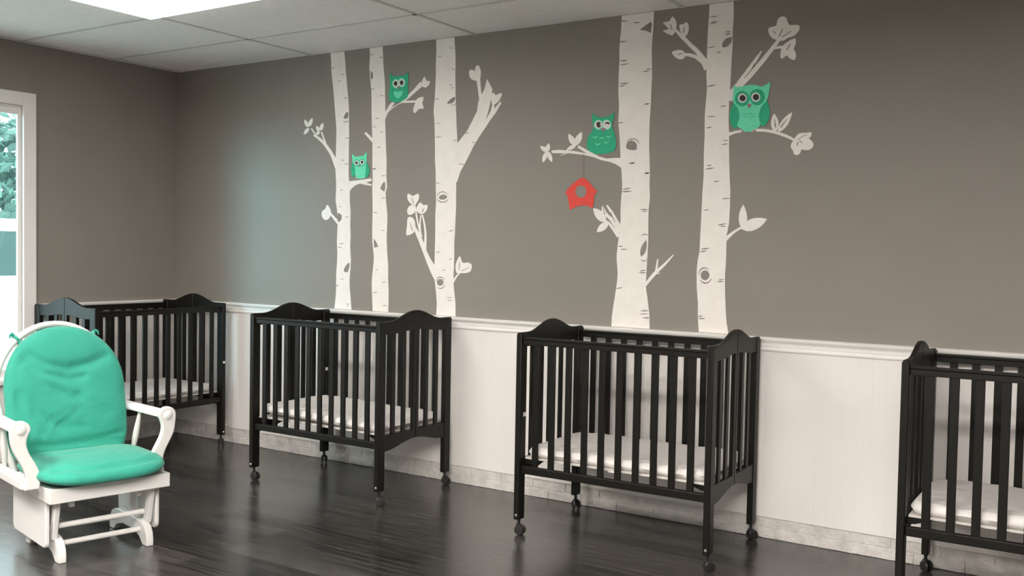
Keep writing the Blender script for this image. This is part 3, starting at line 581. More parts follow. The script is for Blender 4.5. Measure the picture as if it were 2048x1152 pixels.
  ('bark_marks','mural_grey',2.6,[[3610,2401,3619,2400,3630,2399,3641,2400,3650,2402,3649,2404,3640,2405,3629,2406,3618,2405,3609,2403],[3602,2380,3615,2380,3631,2380,3646,2382,3658,2384,3658,2386,3645,2386,3629,2386,3614,2383,3602,2381],[3758,2347,3766,2345,3776,2344,3786,2344,3794,2345,3794,2346,3786,2347,3776,2349,3766,2349,3758,2348],[3738,2334,3747,2334,3759,2333,3771,2335,3780,2337,3780,2338,3771,2338,3758,2339,3747,2337,3738,2335],[3605,2282,3617,2281,3633,2279,3648,2280,3660,2281,3660,2283,3648,2285,3632,2286,3617,2285,3604,2284],[3603,2269,3612,2268,3625,2268,3636,2271,3645,2273,3645,2274,3636,2274,3623,2274,3611,2272,3602,2270],[3752,2164,3759,2163,3768,2162,3777,2164,3784,2166,3783,2168,3776,2169,3767,2170,3758,2168,3752,2166],[3600,2076,3608,2075,3618,2074,3627,2076,3634,2078,3634,2079,3626,2080,3617,2080,3607,2079,3600,2077],[3672,1857,3680,1857,3690,1857,3700,1859,3707,1862,3707,1864,3699,1864,3689,1864,3679,1862,3672,1859],[3766,1805,3771,1804,3779,1802,3786,1804,3792,1805,3792,1807,3786,1808,3779,1810,3771,1809,3766,1807],[3601,2612,3611,2610,3624,2607,3637,2607,3648,2607,3648,2608,3637,2610,3624,2613,3611,2614,3601,2614],[3678,2595,3687,2593,3700,2591,3713,2591,3722,2592,3722,2593,3712,2595,3700,2597,3687,2597,3677,2596],[3596,2503,3606,2501,3619,2500,3631,2501,3640,2502,3640,2504,3630,2505,3618,2507,3606,2506,3596,2505],[3675,1859,3682,1858,3692,1858,3700,1861,3707,1863,3707,1864,3700,1864,3690,1864,3682,1862,3675,1860],[3765,1803,3771,1803,3779,1802,3786,1804,3792,1806,3792,1808,3785,1808,3778,1809,3770,1807,3765,1805],[3638,1721,3649,1722,3663,1723,3677,1726,3687,1730,3686,1731,3675,1731,3661,1730,3648,1726,3638,1723],[3630,1710,3644,1709,3661,1708,3678,1710,3692,1712,3692,1714,3678,1715,3661,1716,3643,1714,3630,1712],[3745,1615,3755,1613,3767,1612,3779,1613,3789,1615,3789,1616,3779,1618,3767,1619,3755,1618,3745,1617],[3751,1605,3760,1604,3770,1603,3780,1605,3788,1606,3788,1607,3780,1608,3770,1608,3759,1607,3751,1606],[3618,1420,3625,1419,3633,1418,3642,1420,3648,1422,3648,1423,3641,1424,3633,1424,3625,1423,3618,1421],[3634,1405,3642,1404,3652,1403,3663,1404,3671,1405,3671,1407,3662,1408,3652,1409,3642,1408,3634,1406],[3748,1292,3757,1292,3768,1293,3778,1296,3786,1299,3786,1300,3777,1300,3766,1299,3756,1296,3748,1293],[3745,1282,3755,1282,3767,1281,3779,1283,3788,1285,3788,1286,3778,1287,3766,1288,3754,1286,3745,1284],[3609,1194,3619,1195,3632,1196,3644,1200,3654,1203,3653,1204,3643,1203,3631,1202,3618,1198,3609,1195],[3757,1083,3769,1082,3783,1082,3798,1084,3809,1086,3809,1088,3798,1088,3783,1089,3769,1086,3757,1084],[3753,1066,3765,1066,3779,1066,3794,1068,3805,1070,3805,1071,3794,1071,3779,1071,3765,1069,3753,1067],[3771,1046,3781,1046,3793,1045,3806,1047,3815,1050,3815,1051,3805,1052,3793,1052,3781,1050,3771,1048]]),
 ]),
 ('birch_mural', 'rightmost painted white birch tree, wide-eyed mint owl on its right branch', 'wall mural', [
  ('trunk','mural_white',2.0,[[4097,2640,4100,2640,4100,2616,4099,2587,4097,2551,4095,2512,4094,2475,4094,2437,4093,2399,4093,2361,4093,2323,4093,2285,4096,2247,4098,2209,4095,2171,4092,2133,4090,2095,4090,2057,4091,2019,4092,1981,4091,1945,4090,1905,4091,1845,4092,1785,4090,1743,4088,1706,4087,1667,4086,1627,4085,1587,4084,1548,4083,1517,4082,1485,4081,1444,4080,1406,4076,1380,4072,1358,4070,1335,4068,1310,4068,1279,4069,1247,4070,1218,4073,1191,4076,1164,4079,1136,4079,1104,4080,1072,4083,1038,4086,1008,4087,992,4243,992,4242,1002,4238,1024,4233,1049,4230,1079,4227,1111,4225,1142,4223,1173,4221,1205,4220,1236,4219,1267,4219,1299,4221,1330,4222,1361,4222,1392,4222,1424,4222,1455,4222,1486,4228,1516,4233,1548,4234,1586,4235,1626,4235,1665,4235,1704,4232,1740,4229,1781,4226,1840,4223,1899,4222,1940,4221,1975,4219,2010,4216,2050,4216,2105,4216,2155,4218,2179,4220,2200,4220,2235,4221,2275,4222,2312,4223,2349,4225,2387,4227,2424,4226,2461,4225,2499,4227,2536,4228,2573,4227,2609,4225,2640,4223,2640]]),
  ('branch','mural_white',1.6,[[4123,2333,4105,2353,4080,2383,4057,2409,4041,2427,4027,2440,4013,2452,3999,2466,3986,2480,3971,2495,3953,2511,3934,2528,3921,2539,3911,2531,3923,2518,3939,2499,3955,2481,3970,2467,3984,2453,3998,2438,4011,2425,4024,2413,4038,2397,4054,2369,4071,2336,4082,2312],[4099,2352,4085,2362,4065,2377,4045,2389,4029,2397,4014,2403,4000,2407,3984,2409,3970,2409,3961,2409,3962,2395,3971,2394,3984,2393,3997,2390,4009,2386,4022,2381,4035,2373,4051,2360,4069,2344,4081,2332]]),
  ('leaf','mural_white',1.8,[[3970,2384,3955,2380,3937,2383,3920,2395,3907,2409,3901,2418,3905,2424,3922,2429,3944,2430,3960,2424,3972,2414,3975,2398]]),
  ('leaf','mural_white',1.8,[[3964,2497,3954,2509,3945,2524,3940,2542,3940,2556,3949,2558,3961,2557,3970,2563,3977,2567,3985,2561,3990,2550,3992,2535,3991,2520,3986,2506,3979,2497,3972,2494]]),
  ('leaf','mural_white',1.8,[[3919,2527,3912,2514,3900,2506,3871,2519,3848,2535,3864,2538,3882,2543,3864,2560,3847,2578,3862,2580,3884,2581,3893,2595,3901,2604,3914,2590,3923,2569,3924,2552,3922,2538,3921,2532]]),
  ('branch','mural_white',1.6,[[4227,2147,4240,2164,4257,2187,4274,2206,4287,2220,4300,2232,4315,2246,4332,2263,4350,2282,4366,2300,4382,2318,4397,2335,4410,2352,4423,2368,4435,2383,4445,2397,4455,2409,4464,2420,4470,2427,4456,2439,4450,2432,4441,2421,4431,2409,4419,2396,4407,2381,4393,2366,4379,2350,4364,2333,4349,2316,4331,2299,4313,2282,4295,2267,4279,2256,4263,2246,4246,2232,4227,2211,4208,2188,4194,2172],[4273,2227,4285,2244,4303,2268,4320,2291,4333,2309,4345,2325,4355,2341,4364,2357,4372,2372,4376,2382,4372,2385,4365,2376,4354,2364,4342,2350,4331,2336,4318,2320,4304,2303,4287,2281,4267,2258,4254,2241],[4432,2384,4476,2386,4474,2399,4430,2397]]),
  ('leaf','mural_white',1.8,[[4463,2424,4446,2429,4429,2437,4418,2448,4410,2461,4405,2476,4407,2490,4424,2494,4443,2497,4447,2511,4449,2526,4459,2535,4471,2539,4483,2536,4494,2528,4499,2510,4508,2494,4531,2491,4553,2489,4559,2477,4555,2463,4546,2451,4533,2441,4518,2436,4504,2433,4492,2427,4482,2422,4473,2421]]),
  ('leaf','mural_white',1.8,[[4469,2342,4468,2353,4469,2367,4471,2383,4479,2399,4498,2413,4519,2423,4532,2427,4540,2425,4542,2412,4540,2397,4535,2388,4531,2379,4536,2369,4543,2357,4544,2339,4540,2325,4528,2326,4514,2334,4506,2343,4499,2350,4489,2344,4481,2337,4474,2337]]),
  ('branch','mural_white',1.6,[[4216,1973,4222,1977,4231,1981,4240,1985,4248,1987,4257,1989,4267,1991,4279,1992,4292,1993,4306,1994,4321,1994,4337,1994,4353,1993,4368,1992,4383,1991,4396,1990,4408,1988,4419,1986,4430,1983,4441,1980,4453,1977,4464,1973,4476,1969,4488,1964,4498,1960,4508,1956,4517,1952,4525,1948,4533,1944,4541,1939,4546,1936,4552,1945,4547,1949,4539,1954,4531,1960,4522,1964,4513,1969,4503,1973,4492,1978,4480,1982,4468,1987,4456,1991,4444,1994,4432,1997,4421,2000,4409,2002,4396,2004,4382,2005,4368,2006,4353,2006,4337,2006,4320,2006,4305,2006,4290,2006,4277,2004,4264,2003,4254,2002,4244,2000,4235,1998,4225,1997,4214,1995,4207,1994]]),
  ('leaf','mural_white',1.8,[[4454,1984,4466,1999,4469,2014,4469,2029,4465,2044,4457,2059,4446,2075,4437,2059,4433,2044,4431,2029,4433,2014,4439,1999]]),
  ('leaf','mural_white',1.8,[[4467,1982,4488,1991,4503,2004,4515,2019,4524,2037,4530,2056,4534,2077,4515,2067,4499,2054,4486,2040,4475,2024,4468,2006]]),
  ('leaf','mural_white',1.8,[[4545,1940,4547,1949,4556,1960,4563,1968,4572,1974,4587,1975,4602,1974,4618,1976,4629,1975,4630,1967,4627,1958,4622,1951,4614,1946,4599,1944,4581,1944,4560,1941]]),
  ('leaf','mural_white',1.8,[[4549,1944,4563,1948,4584,1947,4602,1948,4618,1946,4629,1937,4637,1927,4640,1916,4638,1906,4630,1898,4619,1892,4604,1892,4590,1895,4583,1896,4576,1901,4560,1923]]),
  ('leaf','mural_white',1.8,[[4551,1942,4543,1938,4536,1931,4532,1921,4531,1911,4536,1902,4543,1893,4546,1883,4549,1875,4555,1871,4562,1870,4570,1873,4577,1879,4581,1890,4582,1903,4577,1919,4570,1933,4560,1940]]),
  ('branch','mural_white',1.6,[[4224,1457,4233,1467,4246,1480,4259,1493,4273,1503,4288,1512,4299,1518,4293,1528,4282,1522,4266,1513,4251,1503,4235,1492,4220,1480,4209,1471]]),
  ('leaf','mural_white',1.8,[[4304,1514,4319,1534,4324,1554,4325,1575,4321,1595,4314,1616,4303,1637,4292,1617,4285,1596,4282,1576,4283,1555,4289,1534]]),
  ('leaf','mural_white',1.8,[[4296,1516,4326,1505,4350,1506,4372,1514,4392,1526,4410,1543,4425,1565,4398,1571,4373,1571,4349,1567,4328,1558,4310,1543]]),
  ('knot','mural_grey',2.6,[[4137,1282,4135,1272,4130,1264,4123,1258,4114,1256,4105,1258,4097,1263,4092,1271,4090,1281,4091,1290,4096,1299,4104,1305,4113,1307,4122,1305,4129,1300,4135,1292],[4147,1267,4142,1259,4137,1253,4130,1249,4123,1246,4116,1245,4108,1246,4101,1249,4094,1253,4088,1260,4086,1259,4091,1251,4098,1244,4106,1240,4115,1238,4125,1240,4133,1244,4140,1250,4146,1258,4148,1266],[4080,1283,4081,1292,4085,1300,4090,1307,4097,1311,4104,1315,4111,1316,4119,1315,4127,1312,4134,1306,4135,1307,4129,1314,4121,1319,4112,1321,4102,1321,4093,1317,4086,1310,4081,1302,4078,1292,4078,1283]]),
  ('knot','mural_grey',2.6,[[4173,2420,4190,2418,4202,2423,4211,2430,4218,2440,4222,2451,4223,2466,4208,2465,4195,2462,4185,2456,4177,2448,4172,2437]]),
  ('leaf_lines','mural_grey',2.6,[[4457,2008,4456,2017,4454,2029,4452,2041,4450,2050,4449,2050,4449,2041,4449,2029,4450,2017,4451,2008],[4482,2005,4489,2014,4497,2025,4505,2037,4511,2046,4510,2047,4503,2039,4493,2028,4484,2017,4478,2008],[4567,1943,4572,1947,4580,1953,4588,1957,4596,1960,4604,1962,4610,1964,4610,1966,4604,1964,4596,1963,4587,1960,4579,1955,4571,1950,4565,1946],[4572,1937,4588,1924,4589,1926,4575,1941],[4563,1934,4560,1912,4563,1911,4569,1933]]),
  ('leaf_lines','mural_grey',2.6,[[4461,2443,4478,2478,4475,2480,4457,2446],[4475,2438,4518,2462,4516,2465,4473,2441],[4445,2458,4430,2474,4427,2472,4443,2456],[4500,2374,4517,2402,4514,2404,4496,2377],[3901,2537,3892,2565,3888,2565,3897,2537],[4291,2257,4300,2266,4314,2278,4325,2291,4333,2304,4339,2318,4343,2327,4341,2328,4336,2319,4330,2306,4322,2293,4311,2281,4298,2268,4289,2259],[3937,2404,3962,2408,3960,2412,3935,2408],[3966,2514,3968,2541,3964,2542,3962,2515]]),
  ('bark_marks','mural_grey',2.6,[[4102,2578,4111,2576,4124,2575,4136,2575,4146,2576,4146,2577,4136,2578,4123,2580,4111,2579,4101,2579],[4101,2542,4110,2542,4121,2541,4132,2542,4140,2544,4140,2545,4131,2545,4120,2546,4109,2545,4101,2543],[4187,2493,4194,2492,4202,2490,4210,2492,4216,2493,4215,2494,4209,2495,4201,2497,4193,2495,4187,2494],[4186,2480,4193,2479,4203,2479,4211,2481,4218,2483,4217,2485,4210,2485,4201,2486,4192,2484,4185,2481],[4093,2423,4103,2423,4116,2423,4129,2425,4139,2427,4139,2428,4128,2428,4115,2428,4102,2426,4093,2424],[4143,2398,4149,2396,4157,2394,4164,2394,4170,2395,4170,2396,4164,2397,4157,2399,4149,2399,4143,2399],[4096,2230,4107,2230,4122,2230,4136,2233,4146,2236,4146,2237,4135,2237,4120,2237,4106,2234,4096,2232],[4172,2125,4179,2125,4188,2124,4197,2126,4204,2128,4204,2129,4197,2129,4187,2130,4178,2128,4171,2127],[4100,2079,4111,2078,4126,2077,4140,2078,4150,2079,4150,2080,4139,2081,4125,2082,4111,2081,4100,2080],[4097,2023,4105,2022,4115,2022,4125,2025,4132,2027,4132,2028,4124,2028,4114,2028,4105,2026,4097,2024],[4190,1955,4196,1955,4205,1954,4213,1955,4219,1957,4219,1958,4213,1958,4204,1959,4196,1958,4190,1957],[4183,1934,4191,1935,4202,1935,4212,1938,4219,1940,4219,1941,4211,1941,4200,1941,4190,1938,4183,1936],[4106,1833,4112,1833,4120,1832,4128,1833,4134,1835,4134,1836,4127,1837,4120,1838,4112,1836,4106,1835],[4099,1816,4111,1816,4125,1816,4139,1819,4150,1821,4149,1822,4138,1823,4124,1823,4110,1820,4099,1818],[4109,2549,4118,2548,4129,2547,4139,2548,4148,2550,4147,2551,4139,2552,4128,2553,4117,2552,4109,2551],[4147,1753,4153,1752,4162,1751,4170,1753,4177,1754,4177,1755,4170,1756,4161,1757,4153,1756,4146,1755],[4192,1666,4201,1665,4214,1665,4225,1666,4235,1668,4235,1669,4225,1670,4213,1670,4201,1669,4192,1667],[4096,1609,4103,1609,4112,1609,4121,1611,4128,1612,4128,1613,4121,1614,4111,1614,4102,1612,4095,1611],[4174,1534,4184,1534,4197,1536,4210,1539,4219,1543,4219,1544,4209,1543,4196,1542,4183,1539,4174,1535],[4185,1528,4192,1527,4201,1526,4210,1527,4216,1528,4216,1530,4209,1531,4201,1532,4192,1531,4185,1529],[4085,1412,4096,1412,4109,1412,4123,1415,4133,1418,4133,1420,4122,1420,4108,1419,4095,1416,4085,1413],[4081,1398,4090,1398,4101,1399,4112,1402,4121,1405,4121,1406,4112,1406,4100,1406,4089,1402,4080,1400],[4184,1261,4191,1261,4200,1260,4209,1262,4216,1263,4216,1264,4209,1265,4200,1265,4191,1264,4184,1262],[4178,1250,4186,1250,4196,1249,4206,1251,4214,1253,4214,1254,4206,1255,4196,1256,4186,1254,4178,1252],[4084,1058,4092,1058,4102,1058,4112,1060,4120,1063,4120,1064,4112,1065,4101,1065,4091,1062,4083,1060],[4080,1068,4086,1069,4094,1069,4101,1073,4106,1075,4106,1077,4100,1076,4092,1076,4085,1073,4080,1070]]),
 ]),
 ('owl_mural', 'largest painted owl, mint with dark green wings and wide round eyes', 'owl painting', [
  ('body','owl_mint',3.2,[[4238,2226,4253,2216,4275,2217,4299,2221,4327,2223,4354,2219,4380,2209,4401,2217,4423,2229,4421,2204,4415,2163,4407,2141,4392,2123,4379,2109,4371,2079,4373,2049,4380,2029,4372,2014,4355,2004,4338,2002,4333,1992,4298,1995,4291,2006,4275,2014,4262,2023,4261,2032,4270,2054,4271,2085,4262,2113,4241,2137,4234,2157,4237,2191]]),
  ('wing','owl_emerald',3.6,[[4241,2137,4233,2130,4228,2115,4223,2098,4221,2080,4221,2065,4224,2049,4229,2034,4237,2022,4244,2015,4251,2013,4257,2014,4261,2017,4262,2023,4263,2032,4266,2042,4270,2054,4272,2070,4271,2085,4268,2099,4262,2113,4252,2128]]),
  ('wing','owl_emerald',3.6,[[4408,2139,4413,2132,4418,2118,4422,2101,4425,2083,4424,2068,4422,2053,4417,2039,4411,2028,4403,2020,4395,2017,4388,2017,4382,2020,4380,2025,4379,2033,4376,2044,4372,2056,4371,2069,4372,2083,4376,2096,4381,2109,4387,2118,4394,2125,4402,2134]]),
  ('eye_ring','owl_emerald',3.6,[[4320,2155,4319,2146,4315,2137,4310,2130,4302,2124,4294,2121,4284,2120,4274,2122,4265,2127,4258,2133,4252,2141,4248,2151,4246,2161,4247,2170,4250,2179,4256,2186,4264,2192,4272,2195,4282,2196,4291,2194,4300,2189,4308,2183,4314,2175,4318,2165]]),
  ('eye_ring','owl_emerald',3.6,[[4398,2158,4397,2148,4393,2138,4387,2131,4379,2125,4370,2121,4360,2121,4350,2123,4341,2127,4333,2134,4326,2143,4322,2153,4321,2163,4322,2173,4325,2183,4331,2190,4339,2196,4348,2199,4358,2200,4368,2198,4378,2193,4386,2186,4392,2178,4396,2168]]),
  ('eye','owl_white',4.2,[[4308,2159,4307,2152,4305,2146,4301,2142,4295,2139,4289,2137,4282,2138,4276,2140,4270,2144,4266,2149,4263,2155,4262,2162,4262,2168,4265,2174,4269,2179,4275,2182,4281,2183,4288,2183,4294,2180,4300,2176,4304,2171,4307,2165]]),
  ('pupil','owl_black',4.8,[[4302,2159,4301,2154,4299,2150,4296,2147,4291,2145,4287,2145,4282,2146,4277,2148,4274,2152,4271,2156,4271,2161,4271,2166,4273,2170,4277,2173,4281,2175,4286,2175,4291,2174,4295,2172,4298,2168,4301,2164]]),
  ('eye','owl_white',4.2,[[4375,2158,4375,2152,4372,2146,4368,2142,4363,2139,4357,2137,4350,2138,4344,2140,4338,2144,4334,2149,4331,2155,4330,2162,4330,2168,4333,2174,4337,2178,4343,2182,4349,2183,4355,2182,4362,2180,4367,2176,4371,2171,4374,2165]]),
  ('pupil','owl_black',4.8,[[4369,2159,4369,2154,4366,2150,4363,2147,4359,2145,4354,2145,4349,2146,4345,2148,4342,2152,4339,2156,4338,2161,4339,2166,4341,2170,4344,2173,4349,2175,4353,2175,4358,2174,4362,2172,4366,2168,4368,2164]]),
  ('beak','owl_beak',4.2,[[4307,2126,4319,2133,4334,2124,4320,2107]]),
  ('chest_feathers','owl_emerald',3.8,[[4287,2081,4292,2082,4300,2082,4307,2082,4315,2081,4323,2080,4331,2079,4340,2080,4350,2080,4357,2081,4356,2082,4350,2082,4340,2081,4331,2082,4323,2082,4315,2083,4307,2084,4299,2084,4292,2083,4287,2082],[4291,2076,4293,2073,4297,2068,4301,2065,4305,2066,4308,2069,4310,2071,4309,2072,4307,2070,4304,2068,4302,2067,4299,2069,4295,2074,4292,2077],[4313,2069,4315,2066,4318,2063,4322,2061,4325,2063,4328,2067,4330,2069,4329,2070,4327,2068,4324,2065,4321,2063,4319,2064,4316,2067,4314,2070],[4333,2069,4335,2067,4339,2064,4343,2063,4347,2065,4350,2069,4351,2072,4350,2072,4348,2070,4345,2066,4343,2065,4340,2066,4336,2068,4333,2070]]),
  ('foot','owl_beak',3.4,[[4281,1997,4289,2004,4298,1995,4292,1992]]),
  ('foot','owl_beak',3.4,[[4337,1995,4345,2001,4361,2001,4355,1993]]),
 ]),
 ('owl_mural', 'emerald painted owl winking one eye, above the red birdhouse', 'owl painting', [
  ('body','owl_emerald',3.2,[[3449,2139,3468,2121,3492,2112,3522,2111,3552,2116,3580,2135,3577,2105,3568,2079,3568,2057,3581,2030,3592,1993,3594,1950,3582,1929,3551,1918,3515,1915,3472,1918,3436,1930,3417,1953,3415,1985,3426,2017,3448,2043,3458,2062,3449,2085,3445,2112]]),
  ('eye_ring','owl_mint',3.6,[[3516,2071,3514,2063,3511,2055,3504,2049,3496,2046,3487,2045,3478,2047,3470,2051,3463,2058,3459,2066,3457,2074,3459,2083,3463,2090,3469,2096,3477,2100,3486,2100,3495,2099,3503,2094,3510,2088,3514,2080]]),
  ('eye_ring','owl_mint',3.6,[[3564,2070,3563,2061,3559,2054,3552,2048,3544,2044,3536,2043,3527,2045,3518,2050,3512,2056,3508,2064,3506,2073,3507,2081,3511,2089,3517,2094,3525,2098,3534,2099,3543,2097,3551,2093,3558,2086,3562,2078]]),
  ('eye','owl_white',4.2,[[3508,2073,3507,2065,3503,2058,3497,2054,3490,2051,3482,2052,3474,2055,3468,2060,3464,2067,3462,2075,3463,2083,3467,2089,3473,2094,3481,2096,3489,2096,3496,2093,3503,2087,3507,2080]]),
  ('pupil','owl_black',4.8,[[3473,2078,3475,2084,3480,2088,3487,2089,3494,2088,3498,2085,3500,2082,3497,2078,3494,2075,3498,2070,3501,2065,3498,2061,3493,2058,3486,2058,3480,2061,3475,2069]]),
  ('eye','owl_white',4.2,[[3559,2070,3558,2062,3554,2055,3547,2050,3540,2048,3531,2048,3523,2051,3517,2057,3512,2064,3511,2072,3512,2080,3516,2087,3522,2092,3530,2094,3539,2094,3546,2091,3553,2085,3557,2078]]),
  ('closed_eyelid','owl_black',4.8,[[3522,2074,3525,2078,3532,2083,3538,2086,3544,2085,3550,2082,3554,2077,3554,2074,3552,2071,3547,2073,3541,2075,3536,2076,3532,2075,3526,2074]]),
  ('beak','owl_beak',4.8,[[3498,2053,3514,2056,3531,2051,3517,2032]]),
  ('chest_feathers','owl_mint',3.8,[[3450,2011,3454,2008,3460,2003,3467,2001,3474,2003,3480,2008,3484,2011,3482,2013,3477,2011,3471,2008,3467,2008,3462,2008,3456,2011,3452,2013],[3490,2006,3494,2003,3499,1998,3507,1996,3514,1998,3520,2002,3523,2006,3521,2008,3517,2006,3511,2003,3506,2002,3502,2003,3496,2006,3492,2008],[3532,2009,3536,2006,3542,2002,3549,1999,3556,2002,3561,2006,3565,2009,3563,2011,3559,2009,3553,2006,3548,2006,3544,2007,3538,2009,3534,2012],[3467,1974,3471,1971,3477,1966,3485,1963,3492,1966,3497,1970,3501,1974,3499,1976,3494,1974,3489,1971,3484,1970,3480,1971,3474,1974,3469,1976],[3518,1980,3521,1977,3527,1973,3535,1970,3542,1972,3547,1977,3551,1980,3549,1982,3544,1980,3539,1977,3534,1977,3530,1977,3524,1980,3519,1982]]),
  ('foot','owl_beak',3.4,[[3485,1908,3497,1915,3510,1907,3500,1899]]),
  ('foot','owl_beak',3.4,[[3522,1900,3536,1913,3552,1909,3545,1895,3530,1894]]),
 ]),
 ('owl_mural', 'emerald painted owl with pale heart-shaped belly, high between second and third birch trunks', 'owl painting', [
  ('body','owl_emerald',3.2,[[2025,2468,2047,2449,2077,2448,2117,2446,2142,2448,2163,2466,2167,2434,2165,2386,2168,2352,2166,2318,2151,2304,2111,2289,2071,2286,2046,2292,2019,2306,2013,2342,2024,2383,2021,2425,2018,2450]]),
  ('eye_ring','owl_mint',3.6,[[2102,2399,2100,2390,2096,2382,2090,2376,2081,2373,2072,2372,2062,2374,2054,2379,2047,2386,2042,2395,2040,2404,2042,2413,2046,2421,2053,2427,2061,2431,2071,2432,2080,2429,2089,2424,2096,2417,2100,2409]]),
  ('eye_ring','owl_mint',3.6,[[2145,2403,2144,2394,2140,2386,2134,2381,2125,2377,2116,2376,2107,2378,2099,2383,2092,2390,2088,2398,2086,2408,2088,2416,2092,2424,2098,2430,2106,2433,2115,2434,2124,2432,2133,2427,2139,2420,2144,2412]]),
  ('eye','owl_white',4.2,[[2096,2400,2095,2392,2091,2385,2084,2380,2076,2378,2067,2379,2059,2382,2052,2388,2048,2396,2046,2404,2047,2412,2052,2418,2058,2423,2066,2425,2075,2425,2083,2421,2090,2415,2095,2408]]),
  ('eye','owl_white',4.2,[[2140,2403,2139,2396,2135,2389,2128,2385,2120,2383,2112,2383,2104,2386,2098,2392,2093,2399,2092,2407,2093,2415,2097,2421,2103,2426,2111,2428,2120,2427,2128,2424,2134,2418,2138,2411]]),
  ('pupil','owl_black',4.8,[[2084,2402,2082,2396,2078,2391,2072,2389,2065,2389,2059,2393,2055,2398,2053,2404,2055,2410,2059,2414,2065,2416,2072,2416,2078,2413,2082,2408]]),
  ('pupil','owl_black',4.8,[[2130,2403,2129,2397,2125,2392,2119,2390,2113,2391,2107,2394,2103,2399,2102,2405,2103,2411,2107,2415,2112,2418,2119,2417,2125,2414,2129,2409]]),
  ('beak','owl_beak',4.8,[[2078,2385,2107,2384,2093,2364]]),
  ('belly','owl_mint',3.6,[[2054,2346,2058,2354,2065,2358,2075,2355,2087,2351,2101,2354,2114,2357,2122,2354,2125,2347,2125,2339,2119,2329,2105,2317,2089,2309,2073,2317,2061,2329,2055,2338]]),
 ]),
 ('owl_mural', 'smallest painted owl, mint with pointed ears, between the two thinnest birch trunks', 'owl painting', [
  ('body','owl_mint',3.2,[[1715,1987,1740,1967,1777,1968,1812,1969,1841,1995,1840,1960,1839,1926,1834,1885,1833,1858,1827,1831,1788,1824,1752,1831,1742,1861,1741,1895,1723,1923,1718,1951]]),
  ('wing','owl_emerald',3.6,[[1721,1930,1713,1914,1709,1889,1709,1870,1713,1855,1720,1841,1729,1835,1737,1844,1743,1861,1744,1877,1741,1895,1732,1917]]),
  ('wing','owl_emerald',3.6,[[1838,1930,1846,1922,1855,1905,1861,1892,1865,1878,1862,1860,1856,1844,1843,1833,1832,1834,1831,1856,1834,1885,1835,1912]]),
  ('eye_ring','owl_teal',3.6,[[1784,1925,1783,1917,1778,1910,1771,1905,1762,1902,1752,1903,1743,1906,1736,1911,1731,1918,1729,1926,1731,1934,1735,1941,1742,1946,1751,1949,1761,1948,1770,1945,1777,1940,1782,1933]]),
  ('eye_ring','owl_teal',3.6,[[1829,1927,1828,1919,1823,1912,1816,1907,1807,1905,1798,1905,1789,1908,1781,1914,1777,1921,1775,1929,1776,1937,1781,1944,1788,1949,1797,1951,1807,1951,1816,1948,1823,1942,1828,1935]]),
  ('eye','owl_white',4.2,[[1774,1926,1773,1921,1769,1916,1763,1913,1756,1912,1749,1913,1743,1917,1739,1922,1737,1927,1739,1933,1742,1938,1748,1941,1755,1942,1762,1941,1768,1937,1772,1932]]),
  ('pupil','owl_black',4.8,[[1766,1927,1764,1922,1761,1918,1756,1917,1751,1919,1747,1922,1746,1927,1747,1932,1750,1935,1755,1936,1761,1935,1764,1931]]),
  ('eye','owl_white',4.2,[[1820,1929,1819,1923,1815,1918,1809,1915,1802,1914,1795,1916,1789,1919,1785,1924,1784,1930,1785,1936,1789,1940,1795,1944,1802,1944,1809,1943,1815,1940,1819,1935]]),
  ('pupil','owl_black',4.8,[[1812,1929,1811,1924,1807,1921,1802,1920,1797,1921,1794,1925,1792,1930,1793,1934,1797,1938,1802,1939,1807,1938,1811,1934]]),
  ('beak','owl_beak',4.8,[[1771,1912,1792,1913,1782,1898]]),
 ]),
 ('birdhouse_mural', 'red painted birdhouse hanging by a thread under the wide birch branch', 'birdhouse painting', [
  ('house_front','birdhouse_red',3.2,[[3398,1794,3417,1782,3439,1763,3468,1733,3488,1714,3468,1698,3467,1666,3461,1625,3430,1639,3399,1643,3362,1637,3318,1617,3311,1662,3301,1699,3285,1709,3306,1734,3334,1760,3371,1785]]),
  ('entrance_hole','wall_grey',3.8,[[3420,1716,3419,1707,3416,1699,3411,1692,3404,1687,3396,1684,3387,1683,3378,1684,3370,1688,3362,1693,3357,1700,3353,1708,3352,1717,3353,1726,3356,1734,3361,1741,3368,1746,3376,1749,3385,1750,3394,1749,3402,1745,3410,1740,3415,1733,3419,1725]]),
  ('hanging_thread','owl_beak',3.2,[[3394,1922,3395,1861,3397,1791,3400,1791,3398,1861,3397,1922]]),
 ]),
]
def mural(name, label, cat, parts):
    xs = [q for p in parts for poly in p[3] for q in poly[0::2]]
    zs = [q for p in parts for poly in p[3] for q in poly[1::2]]
    ox, oz = (min(xs) + max(xs)) / 2000, min(zs) / 1000
    t = thing(name, label, cat, (ox, 0, oz))
    for i, (part, mat, layer, polys) in enumerate(parts):
        m = MB()
        d0 = -2.45 / 1000 if cat != 'wall mural' else 0.0
        for k_, poly in enumerate(polys):
            pts = [(poly[j] / 1000 - ox, poly[j + 1] / 1000 - oz) for j in range(0, len(poly), 2)]
            d = -(layer + 0.02 * (i % 9) + 0.045 * (k_ % 5)) / 1000
            m.prism(pts, d0, d, lambda u, v, w_: (u, w_, v))
        m.build(part, mat, t, smooth=False)
    return t
for it in MURAL:
    t = mural(*it)
    if it[2] == 'owl painting':
        t['group'] = 'painted owls on the birch branches'
    elif it[2] == 'wall mural':
        t['group'] = 'painted birch trees'

